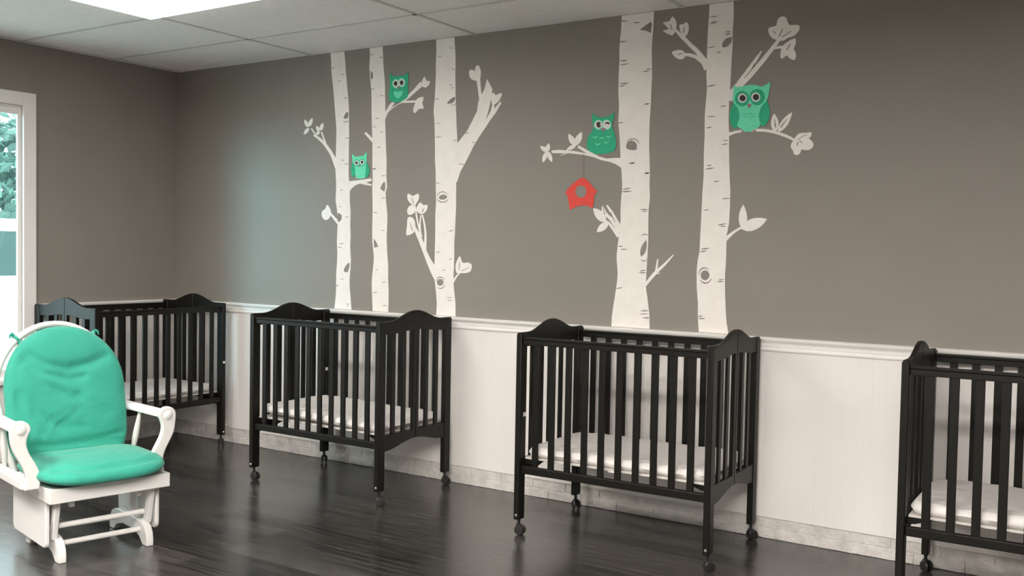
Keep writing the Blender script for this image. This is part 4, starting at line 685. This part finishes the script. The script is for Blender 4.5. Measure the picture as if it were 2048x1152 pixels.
# ------------------------------------------------------------------ cribs
CWD, CDP = 0.9986, 0.6441       # crib width and depth
def ogee(v):
    """height of the arched top above the shoulders, v in 0..1 across the end panel"""
    t = abs(v - 0.5) / 0.36
    return 0.054 * 0.5 * (1 + cos(pi * min(t, 1.0)))
PT, PW = 0.030, 0.056            # post thickness along the crib, width across
def make_crib():
    root = thing('baby_crib', 'x', 'crib', group='dark espresso wooden cribs along the walls')
    hx, hy = CWD / 2, CDP / 2
    for sx in (-1, 1):
        for sy in (-1, 1):
            x0, x1 = sorted((sx * hx, sx * (hx - PT)))
            y0, y1 = sorted((sy * hy, sy * (hy - PW)))
            leg = MB().box(x0, x1, y0, y1, 0.078, 0.985).build('leg', 'wood_dark', root, bevel=0.004)
            cx, cy = (x0 + x1) / 2, (y0 + y1) / 2
            b = MB()
            b.lathe([(0, 0.004), (0.004, 0.003), (0.0065, 0.0), (0.0065, -0.004)], (cx, sy * hy, 0.10), (0, sy, 0), 12)
            b.build('bolt', 'steel', leg)
            # caster: stem, fork and twin wheels
            c = MB()
            c.lathe([(0.0, 0.082), (0.0075, 0.082), (0.0075, 0.055), (0.013, 0.052), (0.014, 0.044), (0.0, 0.044)], (cx, cy, 0), (0, 0, 1), 14)
            ang = {(1, -1): 0.75, (-1, -1): 0.1, (-1, 1): -0.75, (1, 1): 0.9}[(sx, sy)]
            dx, dy = cos(ang), sin(ang)
            px_, py_ = -dy, dx
            off = 0.008
            for sgn in (-1, 1):
                pp = [(-0.012, 0.050), (0.016, 0.050), (0.016, 0.020), (0.004, 0.018), (-0.006, 0.026), (-0.012, 0.036)]
                c.prism(pp, sgn * 0.0045 - 0.002, sgn * 0.0045 + 0.002, lambda u, v, w_: (cx + u * dx + w_ * px_, cy + u * dy + w_ * py_, v))
            cs = c.build('caster', 'caster_black', root)
            for sgn in (-1, 1):
                wv = MB()
                ww = 0.010
                o3 = (cx + 0.008 * dx + px_ * sgn * 0.008, cy + 0.008 * dy + py_ * sgn * 0.008, 0.0255)
                wv.lathe([(0, 0), (0.008, 0.0), (0.021, 0.0), (0.025, 0.002), (0.0255, 0.006), (0.022, 0.011), (0.012, 0.013), (0, 0.013)], o3, (px_ * sgn, py_ * sgn, 0), 22)
                wv.build('wheel', 'caster_black', cs)
    # end panels: each end folds in the middle, so it has two halves with an arched top and lower board
    inner = hy - PW
    gap = (inner - 0.026 - 2 * 0.032) / 3
    for sx in (-1, 1):
        xo = sx * (hx - 0.004)
        xi = sx * (hx - 0.024)
        for sy in (-1, 1):
            n = 18
            ys = [0.0012 + (hy - 0.0012) * k / n for k in range(n + 1)]
            yi = [0.026 + (inner - 0.026 + 0.004) * k / n for k in range(n + 1)]
            poly = [(y, 0.992 + ogee(y / CDP + 0.5)) for y in ys]
            poly += [(hy, 0.978), (inner + 0.004, 0.925)]
            poly += [(y, 0.922 + 0.30 * ogee(y / CDP + 0.5)) for y in yi[::-1][1:]]
            poly += [(y, 0.375) for y in yi]
            yl = [0.0012 + (inner + 0.004 - 0.0012) * k / n for k in range(n + 1)]
            poly += [(y, 0.288 + 0.040 * (0.5 + 0.5 * cos(pi * y / inner))) for y in yl[::-1]]
            e = MB()
            e.prism([(sy * p_, q_) for p_, q_ in poly], xi, xo, lambda u, v, w_: (w_, u, v))
            ep = e.build('end_panel', 'wood_dark', root, bevel=0.003)
            for k in range(2):
                y0 = 0.026 + gap + k * (gap + 0.032)
                a, b = sorted((sy * y0, sy * (y0 + 0.032)))
                x0, x1 = sorted((sx * (hx - 0.008), sx * (hx - 0.020)))
                MB().box(x0, x1, a, b, 0.372, 0.935).build('slat', 'wood_dark', ep, bevel=0.002)
    # long sides: top and bottom rail with ten flat slats
    L = hx - PT
    for sy in (-1, 1):
        y0, y1 = sorted((sy * (hy - 0.012), sy * (hy - 0.036)))
        prof = [(y0, 0.935), (y1, 0.935), (y1, 0.959), (y1 + 0.003, 0.961), (y1 + 0.003, 0.971), (y0 - 0.003, 0.971), (y0 - 0.003, 0.961), (y0, 0.959)]
        tr = MB().prism(prof, -L, L, lambda u, v, w_: (w_, u, v)).build('top_rail', 'wood_dark', root, bevel=0.002)
        MB().box(-L, L, y0, y1, 0.305, 0.343).build('bottom_rail', 'wood_dark', root, bevel=0.004)
        pitch = (2 * L - 10 * 0.0315) / 11
        ya_, yb_ = sorted((sy * (hy - 0.018), sy * (hy - 0.030)))
        for k in range(10):
            x0 = -L + pitch + k * (pitch + 0.0315)
            MB().box(x0, x0 + 0.0315, ya_, yb_, 0.340, 0.940).build('slat', 'wood_dark', root, bevel=0.002)
    # pale mattress board on four dark corner hangers
    MB().box(-L + 0.006, L - 0.006, -hy + 0.042, hy - 0.042, 0.374, 0.384).build('mattress_board', 'pale_board', root, bevel=0.002)
    for sx in (-1, 1):
        for sy in (-1, 1):
            a, b = sorted((sy * (hy - 0.045), sy * (hy - 0.060)))
            MB().prism([(sx * L, 0.374), (sx * (L - 0.10), 0.374), (sx * (L - 0.07), 0.362), (sx * (L - 0.03), 0.348), (sx * L, 0.345)], a, b,
                       lambda u, v, w_: (u, w_, v)).build('board_hanger', 'wood_dark', root, bevel=0.002)
    return root

def make_mattress():
    """soft rectangular pad with rounded edges and a loosely fitted sheet"""
    rnd = random.Random(11)
    hx, hy, hz = CWD / 2 - 0.031, CDP / 2 - 0.038, 0.024
    bm = bmesh.new()
    nx, ny = 44, 30
    def pt(i, j, side):
        u, v = -1 + 2 * i / nx, -1 + 2 * j / ny
        du, dv = (1 - abs(u)) * hx, (1 - abs(v)) * hy
        d = min(du, dv)
        rr = 0.028
        e = 1.0 if d >= rr else math.sqrt(max(0.0, 1 - (1 - d / rr) ** 2))
        x, y = u * hx, v * hy
        z = side * hz * e
        if side > 0:
            z += e * (0.0035 * sin(17 * x + 5 * y + 1) * sin(11 * y - 3 * x) + 0.002 * sin(40 * x + 9 * sin(7 * y)) * (0.4 + 0.6 * abs(v)))
        k = 1 - 0.05 * (abs(u) ** 8) * (abs(v) ** 8)
        return (x * k, y * k, z + hz)
    g1 = [[bm.verts.new(pt(i, j, 1)) for j in range(ny + 1)] for i in range(nx + 1)]
    g2 = [[g1[i][j] if i in (0, nx) or j in (0, ny) else bm.verts.new(pt(i, j, -1)) for j in range(ny + 1)] for i in range(nx + 1)]
    for g_ in (g1, g2):
        for i in range(nx):
            for j in range(ny):
                bm.faces.new((g_[i][j], g_[i + 1][j], g_[i + 1][j + 1], g_[i][j + 1]))
    m = MB()
    m.bm.free()
    m.bm = bm
    return m.build('crib_mattress', 'sheet', angle=80)

CRIBS = [ # corner x, corner y, rotation, label, mattress label, sticker (local x, y, z, normal)
    (0.6779, -1.1187, radians(90) - 0.0026, 'dark wooden crib in the corner beside the window wall, partly behind the white glider',
     'thin white mattress inside the corner crib behind the green cushion'),
    (1.5749, -0.7100, 0.0009, 'dark wooden crib standing before the three thinner birch trunks, right of the corner crib',
     'rumpled white mattress inside the crib below the three thinner birch trunks'),
    (3.4397, -0.7083, 0.0199, 'dark wooden crib standing before the two widest birch trunks',
     'flat white mattress inside the crib below the two widest birch trunks'),
    (5.2038, -0.6879, 0.0141, 'dark wooden crib cut off by the right edge of the photo',
     'white mattress inside the crib at the right edge of the photo'),
]
proto = make_crib()
mat0 = make_mattress()
cribs = []
for i, (x, y, a, lab, mlab) in enumerate(CRIBS):
    c = proto if i == 0 else copy_tree(proto)
    off = Matrix.Rotation(a, 3, 'Z') @ Vector((CWD / 2, CDP / 2, 0))
    c.location = (x + off.x, y + off.y, 0)
    c.rotation_euler = (0, 0, a)
    tag(c, lab, 'crib', 'dark espresso wooden cribs along the walls')
    cribs.append(c)
    m = mat0 if i == 0 else mat0.copy()
    if i:
        COL.objects.link(m)
    m.location = (x + off.x, y + off.y, 0.395 if i == 1 else 0.3845)
    m.rotation_euler = (0, 0.022 if i == 1 else 0.0, a)
    tag(m, mlab, 'mattress', 'white crib mattresses')
def sticker(crib, x0, x1, y0, y1, z0, z1):
    MB().box(x0, x1, y0, y1, z0, z1).build('sticker', 'sticker', crib, smooth=False)['label'] = 'small white sticker'
hx, hy = CWD / 2, CDP / 2
sticker(cribs[0], hx - 0.024, hx - 0.006, -hy - 0.0006, -hy + 0.001, 0.575, 0.592)
sticker(cribs[1], -hx + PT - 0.001, -hx + PT + 0.0006, hy - 0.040, hy - 0.018, 0.60, 0.62)
sticker(cribs[2], -hx + PT - 0.001, -hx + PT + 0.0006, -hy + 0.026, -hy + 0.054, 0.582, 0.602)
t = MB().box(-0.012, 0.022, -hy + 0.043, -hy + 0.0448, 0.368, 0.383)
t.build('care_label', 'sticker', cribs[2], smooth=False)['label'] = 'small white label on the mattress board'

# ------------------------------------------------------------------ glider chair (local x = forward, y = to the photo's right)
def make_glider():
    th = math.atan2(-0.23, 0.973)
    t = thing('glider_chair', 'white wooden glider rocking chair with green cushions beside the window', 'rocking chair', (1.937, -1.989, 0), th)
    Wm = 'chair_white'
    S0 = -0.035
    # base: two arched runners, posts, dowels
    for sy in (-1, 1):
        y = sy * 0.193
        poly = [(0.216, 0.0), (0.217, 0.03), (0.210, 0.062), (0.190, 0.088), (0.160, 0.102), (0.125, 0.108), (-0.125, 0.108), (-0.160, 0.102), (-0.190, 0.088), (-0.210, 0.062), (-0.217, 0.03), (-0.216, 0.0),
                (-0.17, 0.0), (-0.13, 0.032), (-0.06, 0.05), (0.06, 0.05), (0.13, 0.032), (0.17, 0.0)]
        MB().prism(poly, y - 0.017, y + 0.017, lambda u, v, w_: (u, w_, v)).build('runner', Wm, t, bevel=0.004)
        for fx, lean in ((0.148, 0.055), (-0.035, 0.008)):
            q = [(fx - 0.02, 0.095), (fx + 0.02, 0.095), (fx + lean + 0.02, 0.315), (fx + lean - 0.02, 0.315)]
            MB().prism(q, y + sy * 0.016 - 0.012, y + sy * 0.016 + 0.012, lambda u, v, w_: (u, w_, v)).build('base_post', Wm, t, bevel=0.004)
        MB().box(-0.20, 0.20, y - 0.02, y + 0.02, 0.298, 0.322).build('base_top_rail', Wm, t, bevel=0.004)
        # swing links between base and seat
        for fx in (0.19, -0.10):
            yy = y - sy * 0.045
            q = [(fx - 0.016, 0.245), (fx - 0.010, 0.236), (fx + 0.010, 0.236), (fx + 0.016, 0.245), (fx + 0.016, 0.335), (fx - 0.016, 0.335)]
            MB().prism(q, yy - 0.010, yy + 0.010, lambda u, v, w_: (u, w_, v)).build('swing_link', Wm, t, bevel=0.003)
    MB().tube([(0.135, -0.19, 0.066), (0.135, 0.19, 0.066)], 0.0125, 14).build('stretcher', Wm, t)
    MB().tube([(0.150, -0.19, 0.150), (0.150, 0.19, 0.150)], 0.0125, 14).build('stretcher', Wm, t)
    MB().tube([(-0.135, -0.19, 0.066), (-0.135, 0.19, 0.066)], 0.0125, 14).build('stretcher', Wm, t)
    # seat box
    s = MB()
    sa, sb = -0.262, 0.268
    s.box(0.235, 0.260, sa, sb, 0.274, 0.338)
    s.box(-0.19, -0.165, sa, sb, 0.274, 0.338)
    s.box(-0.17, 0.24, sa, sa + 0.025, 0.274, 0.338)
    s.box(-0.17, 0.24, sb - 0.025, sb, 0.274, 0.338)
    s.box(-0.17, 0.24, sa + 0.02, sb - 0.02, 0.322, 0.334)
    s.build('seat_frame', Wm, t, bevel=0.004)
    for sy in (-1, 1):
        ys = sy * 0.243
        # side panel hanging down over the mechanism
        n = 8
        poly = [(0.180, 0.300), (0.180, 0.095)] + [(0.180 - 0.03 * (1 - cos(pi / 2 * k / n)), 0.095 - 0.03 * sin(pi / 2 * k / n)) for k in range(1, n + 1)]
        poly += [(-0.255 + 0.03 * (1 - sin(pi / 2 * k / n)), 0.095 - 0.03 * cos(pi / 2 * k / n)) for k in range(0, n + 1)] + [(-0.255, 0.300)]
        MB().prism(poly, ys - 0.009, ys + 0.009, lambda u, v, w_: (u, w_, v)).build('side_panel', Wm, t, bevel=0.004)
        # side rail along the seat, stands proud of the panel
        yr = S0 + sy * 0.289
        r = MB()
        a, b = sorted((yr - 0.020, yr + 0.020))
        r.box(-0.225, 0.150, a, b, 0.330, 0.366)
        r.box(-0.225, 0.150, a + 0.006, b - 0.006, 0.364, 0.380)
        r.build('side_rail', Wm, t, bevel=0.005)
        # arm: S-curved front board, disc, rest, turned spindles
        zc_ = 0.592
        top = S0 + sy * 0.320
        nseg = 20
        L_, R_ = [], []
        for k in range(nseg + 1):
            q = k / nseg
            z = 0.335 + (zc_ - 0.335) * q
            mid = S0 + sy * (0.276 + 0.044 * q + 0.016 * sin(2 * pi * q) * -1.0)
            wd = 0.031 + 0.010 * max(0, (q - 0.72) / 0.28) ** 2 - 0.003 * sin(pi * q)
            L_.append((mid - wd, z))
            R_.append((mid + wd, z))
        cap = [(top + 0.041 * cos(a_), zc_ + 0.041 * sin(a_)) for a_ in [pi * k / 12 for k in range(1, 12)]]
        poly = R_ + cap + L_[::-1]
        fx0, fx1 = 0.165, 0.195
        MB().prism(poly, fx0, fx1, lambda u, v, w_: (w_, u, v)).build('arm_support', Wm, t, bevel=0.005)
        MB().lathe([(0.0, 0.011), (0.008, 0.0105), (0.016, 0.008), (0.0215, 0.003), (0.022, -0.002)], (fx1, top, zc_ + 0.002), (1, 0, 0), 22).build('arm_button', Wm, t)
        ar = MB()
        prof = [(-0.030, -0.014), (-0.030, 0.004), (-0.024, 0.013), (-0.010, 0.018), (0.010, 0.018), (0.024, 0.013), (0.030, 0.004), (0.030, -0.014)]
        ar.prism(prof, -0.30, fx0 + 0.004, lambda u, v, w_: (w_, S0 + sy * (0.300 + 0.020 * (w_ + 0.3) / 0.47) + u, zc_ + 0.004 + v - 0.02 * (0.165 - w_) * 0.5))
        ar.build('arm_rest', Wm, t, bevel=0.003)
        for fx in (-0.085,):
            p0, p1 = Vector((fx - 0.045, S0 + sy * 0.288, 0.372)), Vector((fx, S0 + sy * 0.308, 0.586))
            pts = [p0.lerp(p1, k / 12) for k in range(13)]
            MB().tube(pts, [0.0085 + 0.0065 * sin(pi * (k / 12) ** 0.8) ** 2 for k in range(13)], 14).build('arm_spindle', Wm, t)
    # back: bent bow, spindles, lower rail; the whole back leans rearward
    def bk(s_, z, d=0.0):
        return (-0.205 - 0.19 * (z - 0.33) + d, S0 - 0.012 + s_, z)
    path = []
    for k in range(7):
        q = k / 6
        path.append((-0.215 - 0.060 * q, 0.33 + 0.36 * q))
    arc = [(-0.275 * cos(a_), 0.69 + 0.307 * sin(a_)) for a_ in [pi * k / 28 for k in range(1, 28)]]
    full = path + arc + [(-a_, b_) for a_, b_ in path[::-1]]
    MB().tube([bk(*q) for q in full], 0.0205, 14, 0.75).build('back_bow', Wm, t)
    for k in range(5):
        s_ = -0.15 + 0.075 * k
        ztop = 0.69 + 0.307 * math.sqrt(max(0, 1 - (s_ * 1.15 / 0.275) ** 2)) + 0.0
        pts = [bk(s_ + (s_ * 0.15) * j / 8, 0.33 + (ztop - 0.33) * j / 8) for j in range(9)]
        MB().tube(pts, [0.007 + 0.004 * sin(pi * j / 8) for j in range(9)], 10).build('back_spindle', Wm, t)
    # cushions
    def cushion(name, outline, frame, thick_f, thick_b, edge, fold, seed):
        """soft pad: outline(theta)->(a, b) in the pad's plane, frame(a, b, h)->3D; fold(a, b) adds creases"""
        bm = bmesh.new()
        nr, na = 26, 96
        def ht(rho):
            return (max(0.0, 1 - rho ** edge)) ** 0.5
        front, back = [], []
        ctr = outline(None)
        for side, th_, store in ((1, thick_f, front), (-1, thick_b, back)):
            c0 = bm.verts.new(frame(ctr[0], ctr[1], side * th_ + (fold(*ctr) if side > 0 else 0)))
            store.append([c0])
            for i in range(1, nr + 1):
                rho = (i / nr) ** 0.8
                if i == nr and side < 0:
                    store.append(front[-1])
                    continue
                ring = []
                for k in range(na):
                    o_ = outline(2 * pi * k / na)
                    a_, b_ = ctr[0] + (o_[0] - ctr[0]) * rho, ctr[1] + (o_[1] - ctr[1]) * rho
                    h = side * th_ * ht(rho)
                    if side > 0:
                        h += fold(a_, b_) * min(1, (1 - rho) * 6)
                    ring.append(bm.verts.new(frame(a_, b_, h)))
                store.append(ring)
        for store in (front, back):
            for k in range(na):
                bm.faces.new((store[0][0], store[1][k], store[1][(k + 1) % na]))
            for i in range(1, nr):
                for k in range(na):
                    bm.faces.new((store[i][k], store[i][(k + 1) % na], store[i + 1][(k + 1) % na], store[i + 1][k]))
        m = MB()
        m.bm.free()
        m.bm = bm
        return m.build(name, 'green_fabric', t, angle=80)
    def crease(a, b, pts, w_, h):
        """smooth ridge or furrow along a polyline"""
        best = 9
        for (p, q) in zip(pts, pts[1:]):
            dx, dy = q[0] - p[0], q[1] - p[1]
            L2 = dx * dx + dy * dy
            u = max(0, min(1, ((a - p[0]) * dx + (b - p[1]) * dy) / L2))
            best = min(best, math.hypot(a - p[0] - u * dx, b - p[1] - u * dy))
        return h * math.exp(-(best / w_) ** 2)
    CB = (0.0, 0.70)
    def out_back(th_):
        if th_ is None:
            return CB
        # arch top, gently tapering flat bottom
        c_, s_ = cos(th_), sin(th_)
        if s_ >= 0:
            e = 2 / 2.15
            return (0.272 * math.copysign(abs(c_) ** e, c_), 0.70 + 0.292 * abs(s_) ** e)
        e = 2 / 6.5
        return (0.272 * math.copysign(abs(c_) ** e, c_) * (1 - 0.03 * abs(s_)), 0.70 - 0.325 * abs(s_) ** e)
    def fold_back(a, b):
        z = 0.0
        z += crease(a, b, [(-0.20, 0.90), (-0.10, 0.83), (0.0, 0.80), (0.10, 0.815), (0.18, 0.85)], 0.020, -0.016)
        z += crease(a, b, [(-0.21, 0.87), (-0.11, 0.79), (0.0, 0.755), (0.07, 0.76)], 0.017, -0.014)
        z += crease(a, b, [(-0.19, 0.84), (-0.11, 0.74), (-0.03, 0.69), (0.05, 0.67)], 0.018, -0.011)
        z += crease(a, b, [(-0.22, 0.70), (-0.14, 0.60), (-0.05, 0.545), (0.03, 0.53)], 0.02, -0.012)
        z += crease(a, b, [(-0.18, 0.47), (-0.02, 0.455), (0.12, 0.47), (0.24, 0.49)], 0.014, -0.010)
        z += crease(a, b, [(0.10, 0.445), (0.18, 0.455), (0.26, 0.45)], 0.010, -0.007)
        z += crease(a, b, [(-0.05, 0.435), (0.05, 0.44), (0.14, 0.43)], 0.010, 0.006)
        z += 0.004 * sin(9 * a + 4) * sin(8 * b)
        return z
    def fr_back(a, b, h):
        # leans with the bow, sits in front of it
        zz = b
        return (-0.118 - 0.21 * (zz - 0.40) + h + 0.02 * (a / 0.27) ** 2, S0 - 0.012 + a, zz)
    bc = cushion('back_cushion', out_back, fr_back, 0.062, 0.05, 3.2, fold_back, 1)
    for s_ in (-1, 1):
        a_ = radians(52)
        p = Vector(bk(s_ * 0.275 * cos(a_), 0.69 + 0.307 * sin(a_)))
        d = Vector((0, s_ * cos(a_), sin(a_)))
        ring = [p + d * (0.021 * cos(q)) + Vector((0.020 * sin(q), 0, 0)) for q in [2 * pi * k / 14 for k in range(15)]]
        tt = MB()
        tt.tube(ring, 0.0075, 8)
        tt.tube([p + Vector((0.018, 0, 0)) - d * 0.01, p + Vector((0.05, 0, 0)) - d * 0.055], 0.008, 8)
        kn = p + d * 0.026
        tt.lathe([(0, 0.009), (0.007, 0.006), (0.009, 0), (0.007, -0.006), (0, -0.009)], kn, (0, s_ * 0.5, 1), 10)
        tt.tube([kn, kn + Vector((0.006, s_ * 0.006, 0.008)), kn + Vector((0.010, s_ * 0.014, 0.002)), kn + Vector((0.012, s_ * 0.018, -0.014))], [0.005, 0.007, 0.006, 0.003], 8)
        tt.build('cushion_tie', 'green_fabric', t)
    CS = (0.085, 0.018)
    def out_seat(th_):
        if th_ is None:
            return CS
        c_, s_ = cos(th_), sin(th_)
        if c_ >= 0:
            e = 2 / 3.3
            return (0.085 + 0.262 * abs(c_) ** e, 0.018 + 0.283 * math.copysign(abs(s_) ** e, s_))
        e = 2 / 5.0
        return (0.085 - 0.235 * abs(c_) ** e, 0.018 + 0.283 * math.copysign(abs(s_) ** e, s_))
    def fold_seat(a, b):
        z = crease(a, b, [(0.25, -0.20), (0.295, -0.10), (0.315, 0.02), (0.300, 0.14), (0.27, 0.24)], 0.013, -0.014)
        z += crease(a, b, [(0.27, -0.16), (0.29, -0.04), (0.285, 0.08)], 0.010, 0.008)
        z += crease(a, b, [(0.20, 0.27), (0.27, 0.18), (0.31, 0.08)], 0.010, 0.009)
        z += crease(a, b, [(-0.05, -0.2), (0.06, -0.12), (0.10, 0.0)], 0.018, -0.005)
        z += 0.005 * sin(8 * b + 1) * sin(10 * a)
        return z
    def fr_seat(a, b, h):
        return (a, S0 + b, 0.388 + h - 0.014 * max(0, (a - 0.16) / 0.18) ** 2)
    cushion('seat_cushion', out_seat, fr_seat, 0.058, 0.046, 3.4, fold_seat, 2)
    return t
make_glider()

# ------------------------------------------------------------------ outside the window
structure(MB().box(-40, -T - 0.02, -25, 30, -0.55, -0.35).build('ground', 'concrete', smooth=False), 'pale driveway outside the window')

def make_van():
    t = thing('minivan', 'white minivan parked outside behind the window pane', 'car', (-4.3, 1.0, -0.35))
    # side profile (y, z) swept across the width in x with tumblehome
    prof = [(-2.35, 0.35), (-2.38, 0.80), (-2.30, 1.05), (-2.05, 1.35), (-1.75, 1.78), (-1.2, 1.95), (0.6, 1.98), (1.0, 1.90), (1.75, 1.30), (2.45, 1.12), (2.60, 0.85), (2.60, 0.40)]
    def sweep(u, v, w_):
        k = 1 - 0.16 * max(0, (v - 1.12) / 0.9)
        return (w_ * k, u, v)
    m = MB()
    xs = [-0.92, -0.88, 0.88, 0.92]
    m.prism(prof, -0.9, 0.9, sweep)
    m.build('body', 'van_white', t, bevel=0.06, seg=3)
    for sx in (-1, 1):
        for (a, b) in ((-1.72, -0.85), (-0.78, 0.12), (0.19, 1.02)):
            g_ = MB()
            q = [(a, 1.40), (b + (0.28 if b > 1 else 0), 1.40), (b - (0.0 if b > 1 else 0.0), 1.84), (a + (0.1 if a < -1 else 0), 1.84)]
            k0 = 0.9 * (1 - 0.16 * (1.40 - 1.12) / 0.9) + 0.004
            k1 = 0.9 * (1 - 0.16 * (1.84 - 1.12) / 0.9) + 0.004
            def gf(u, v, w_):
                kk = k0 + (k1 - k0) * (v - 1.40) / 0.44
                return (sx * (kk - w_), u, v)
            g_.prism(q, 0.0, 0.02, gf)
            g_.build('side_window', 'van_glass', t, smooth=False)
        for y in (-1.55, 1.65):
            MB().lathe([(0, 0.02), (0.2, 0.02), (0.30, 0.0), (0.335, -0.03), (0.335, -0.18), (0.0, -0.18)], (sx * 0.90, y, 0.335), (sx, 0, 0), 28).build('wheel', 'tyre', t)
    return t
make_van()

def make_tree(x, y, h, r, mat, label, seed):
    rnd = random.Random(seed)
    t = thing('tree', label, 'tree', (x, y, -0.35), 0, 'trees outside the window')
    MB().tube([(0, 0, 0), (0.05, 0.04, h * 0.4), (0, 0, h * 0.75)], [0.2, 0.16, 0.08], 10).build('trunk', 'bark', t)
    m = MB()
    for k in range(1500):
        while True:
            q = Vector((rnd.uniform(-1, 1), rnd.uniform(-1, 1), rnd.uniform(-1, 1)))
            if 0.25 < q.length < 1:
                break
        c = Vector((q.x * r, q.y * r, h * 0.62 + q.z * h * 0.45))
        s_ = rnd.uniform(0.07, 0.17)
        n_ = Vector((rnd.uniform(-1, 1), rnd.uniform(-1, 1), rnd.uniform(-0.2, 1))).normalized()
        a_ = n_.orthogonal().normalized()
        b_ = n_.cross(a_)
        vs = [c + a_ * s_, c + b_ * s_ * 0.6 + n_ * 0.04, c - a_ * s_, c - b_ * s_ * 0.6 + n_ * 0.04]
        vs += [v - n_ * 0.012 for v in vs]
        m._add(vs, [(0, 1, 2, 3), (7, 6, 5, 4), (0, 4, 5, 1), (1, 5, 6, 2), (2, 6, 7, 3), (3, 7, 4, 0)])
    m.build('crown', mat, t, smooth=False)
make_tree(-10.5, 4.2, 3.6, 1.6, 'foliage', 'dark green tree outside the window, right behind the white minivan', 1)
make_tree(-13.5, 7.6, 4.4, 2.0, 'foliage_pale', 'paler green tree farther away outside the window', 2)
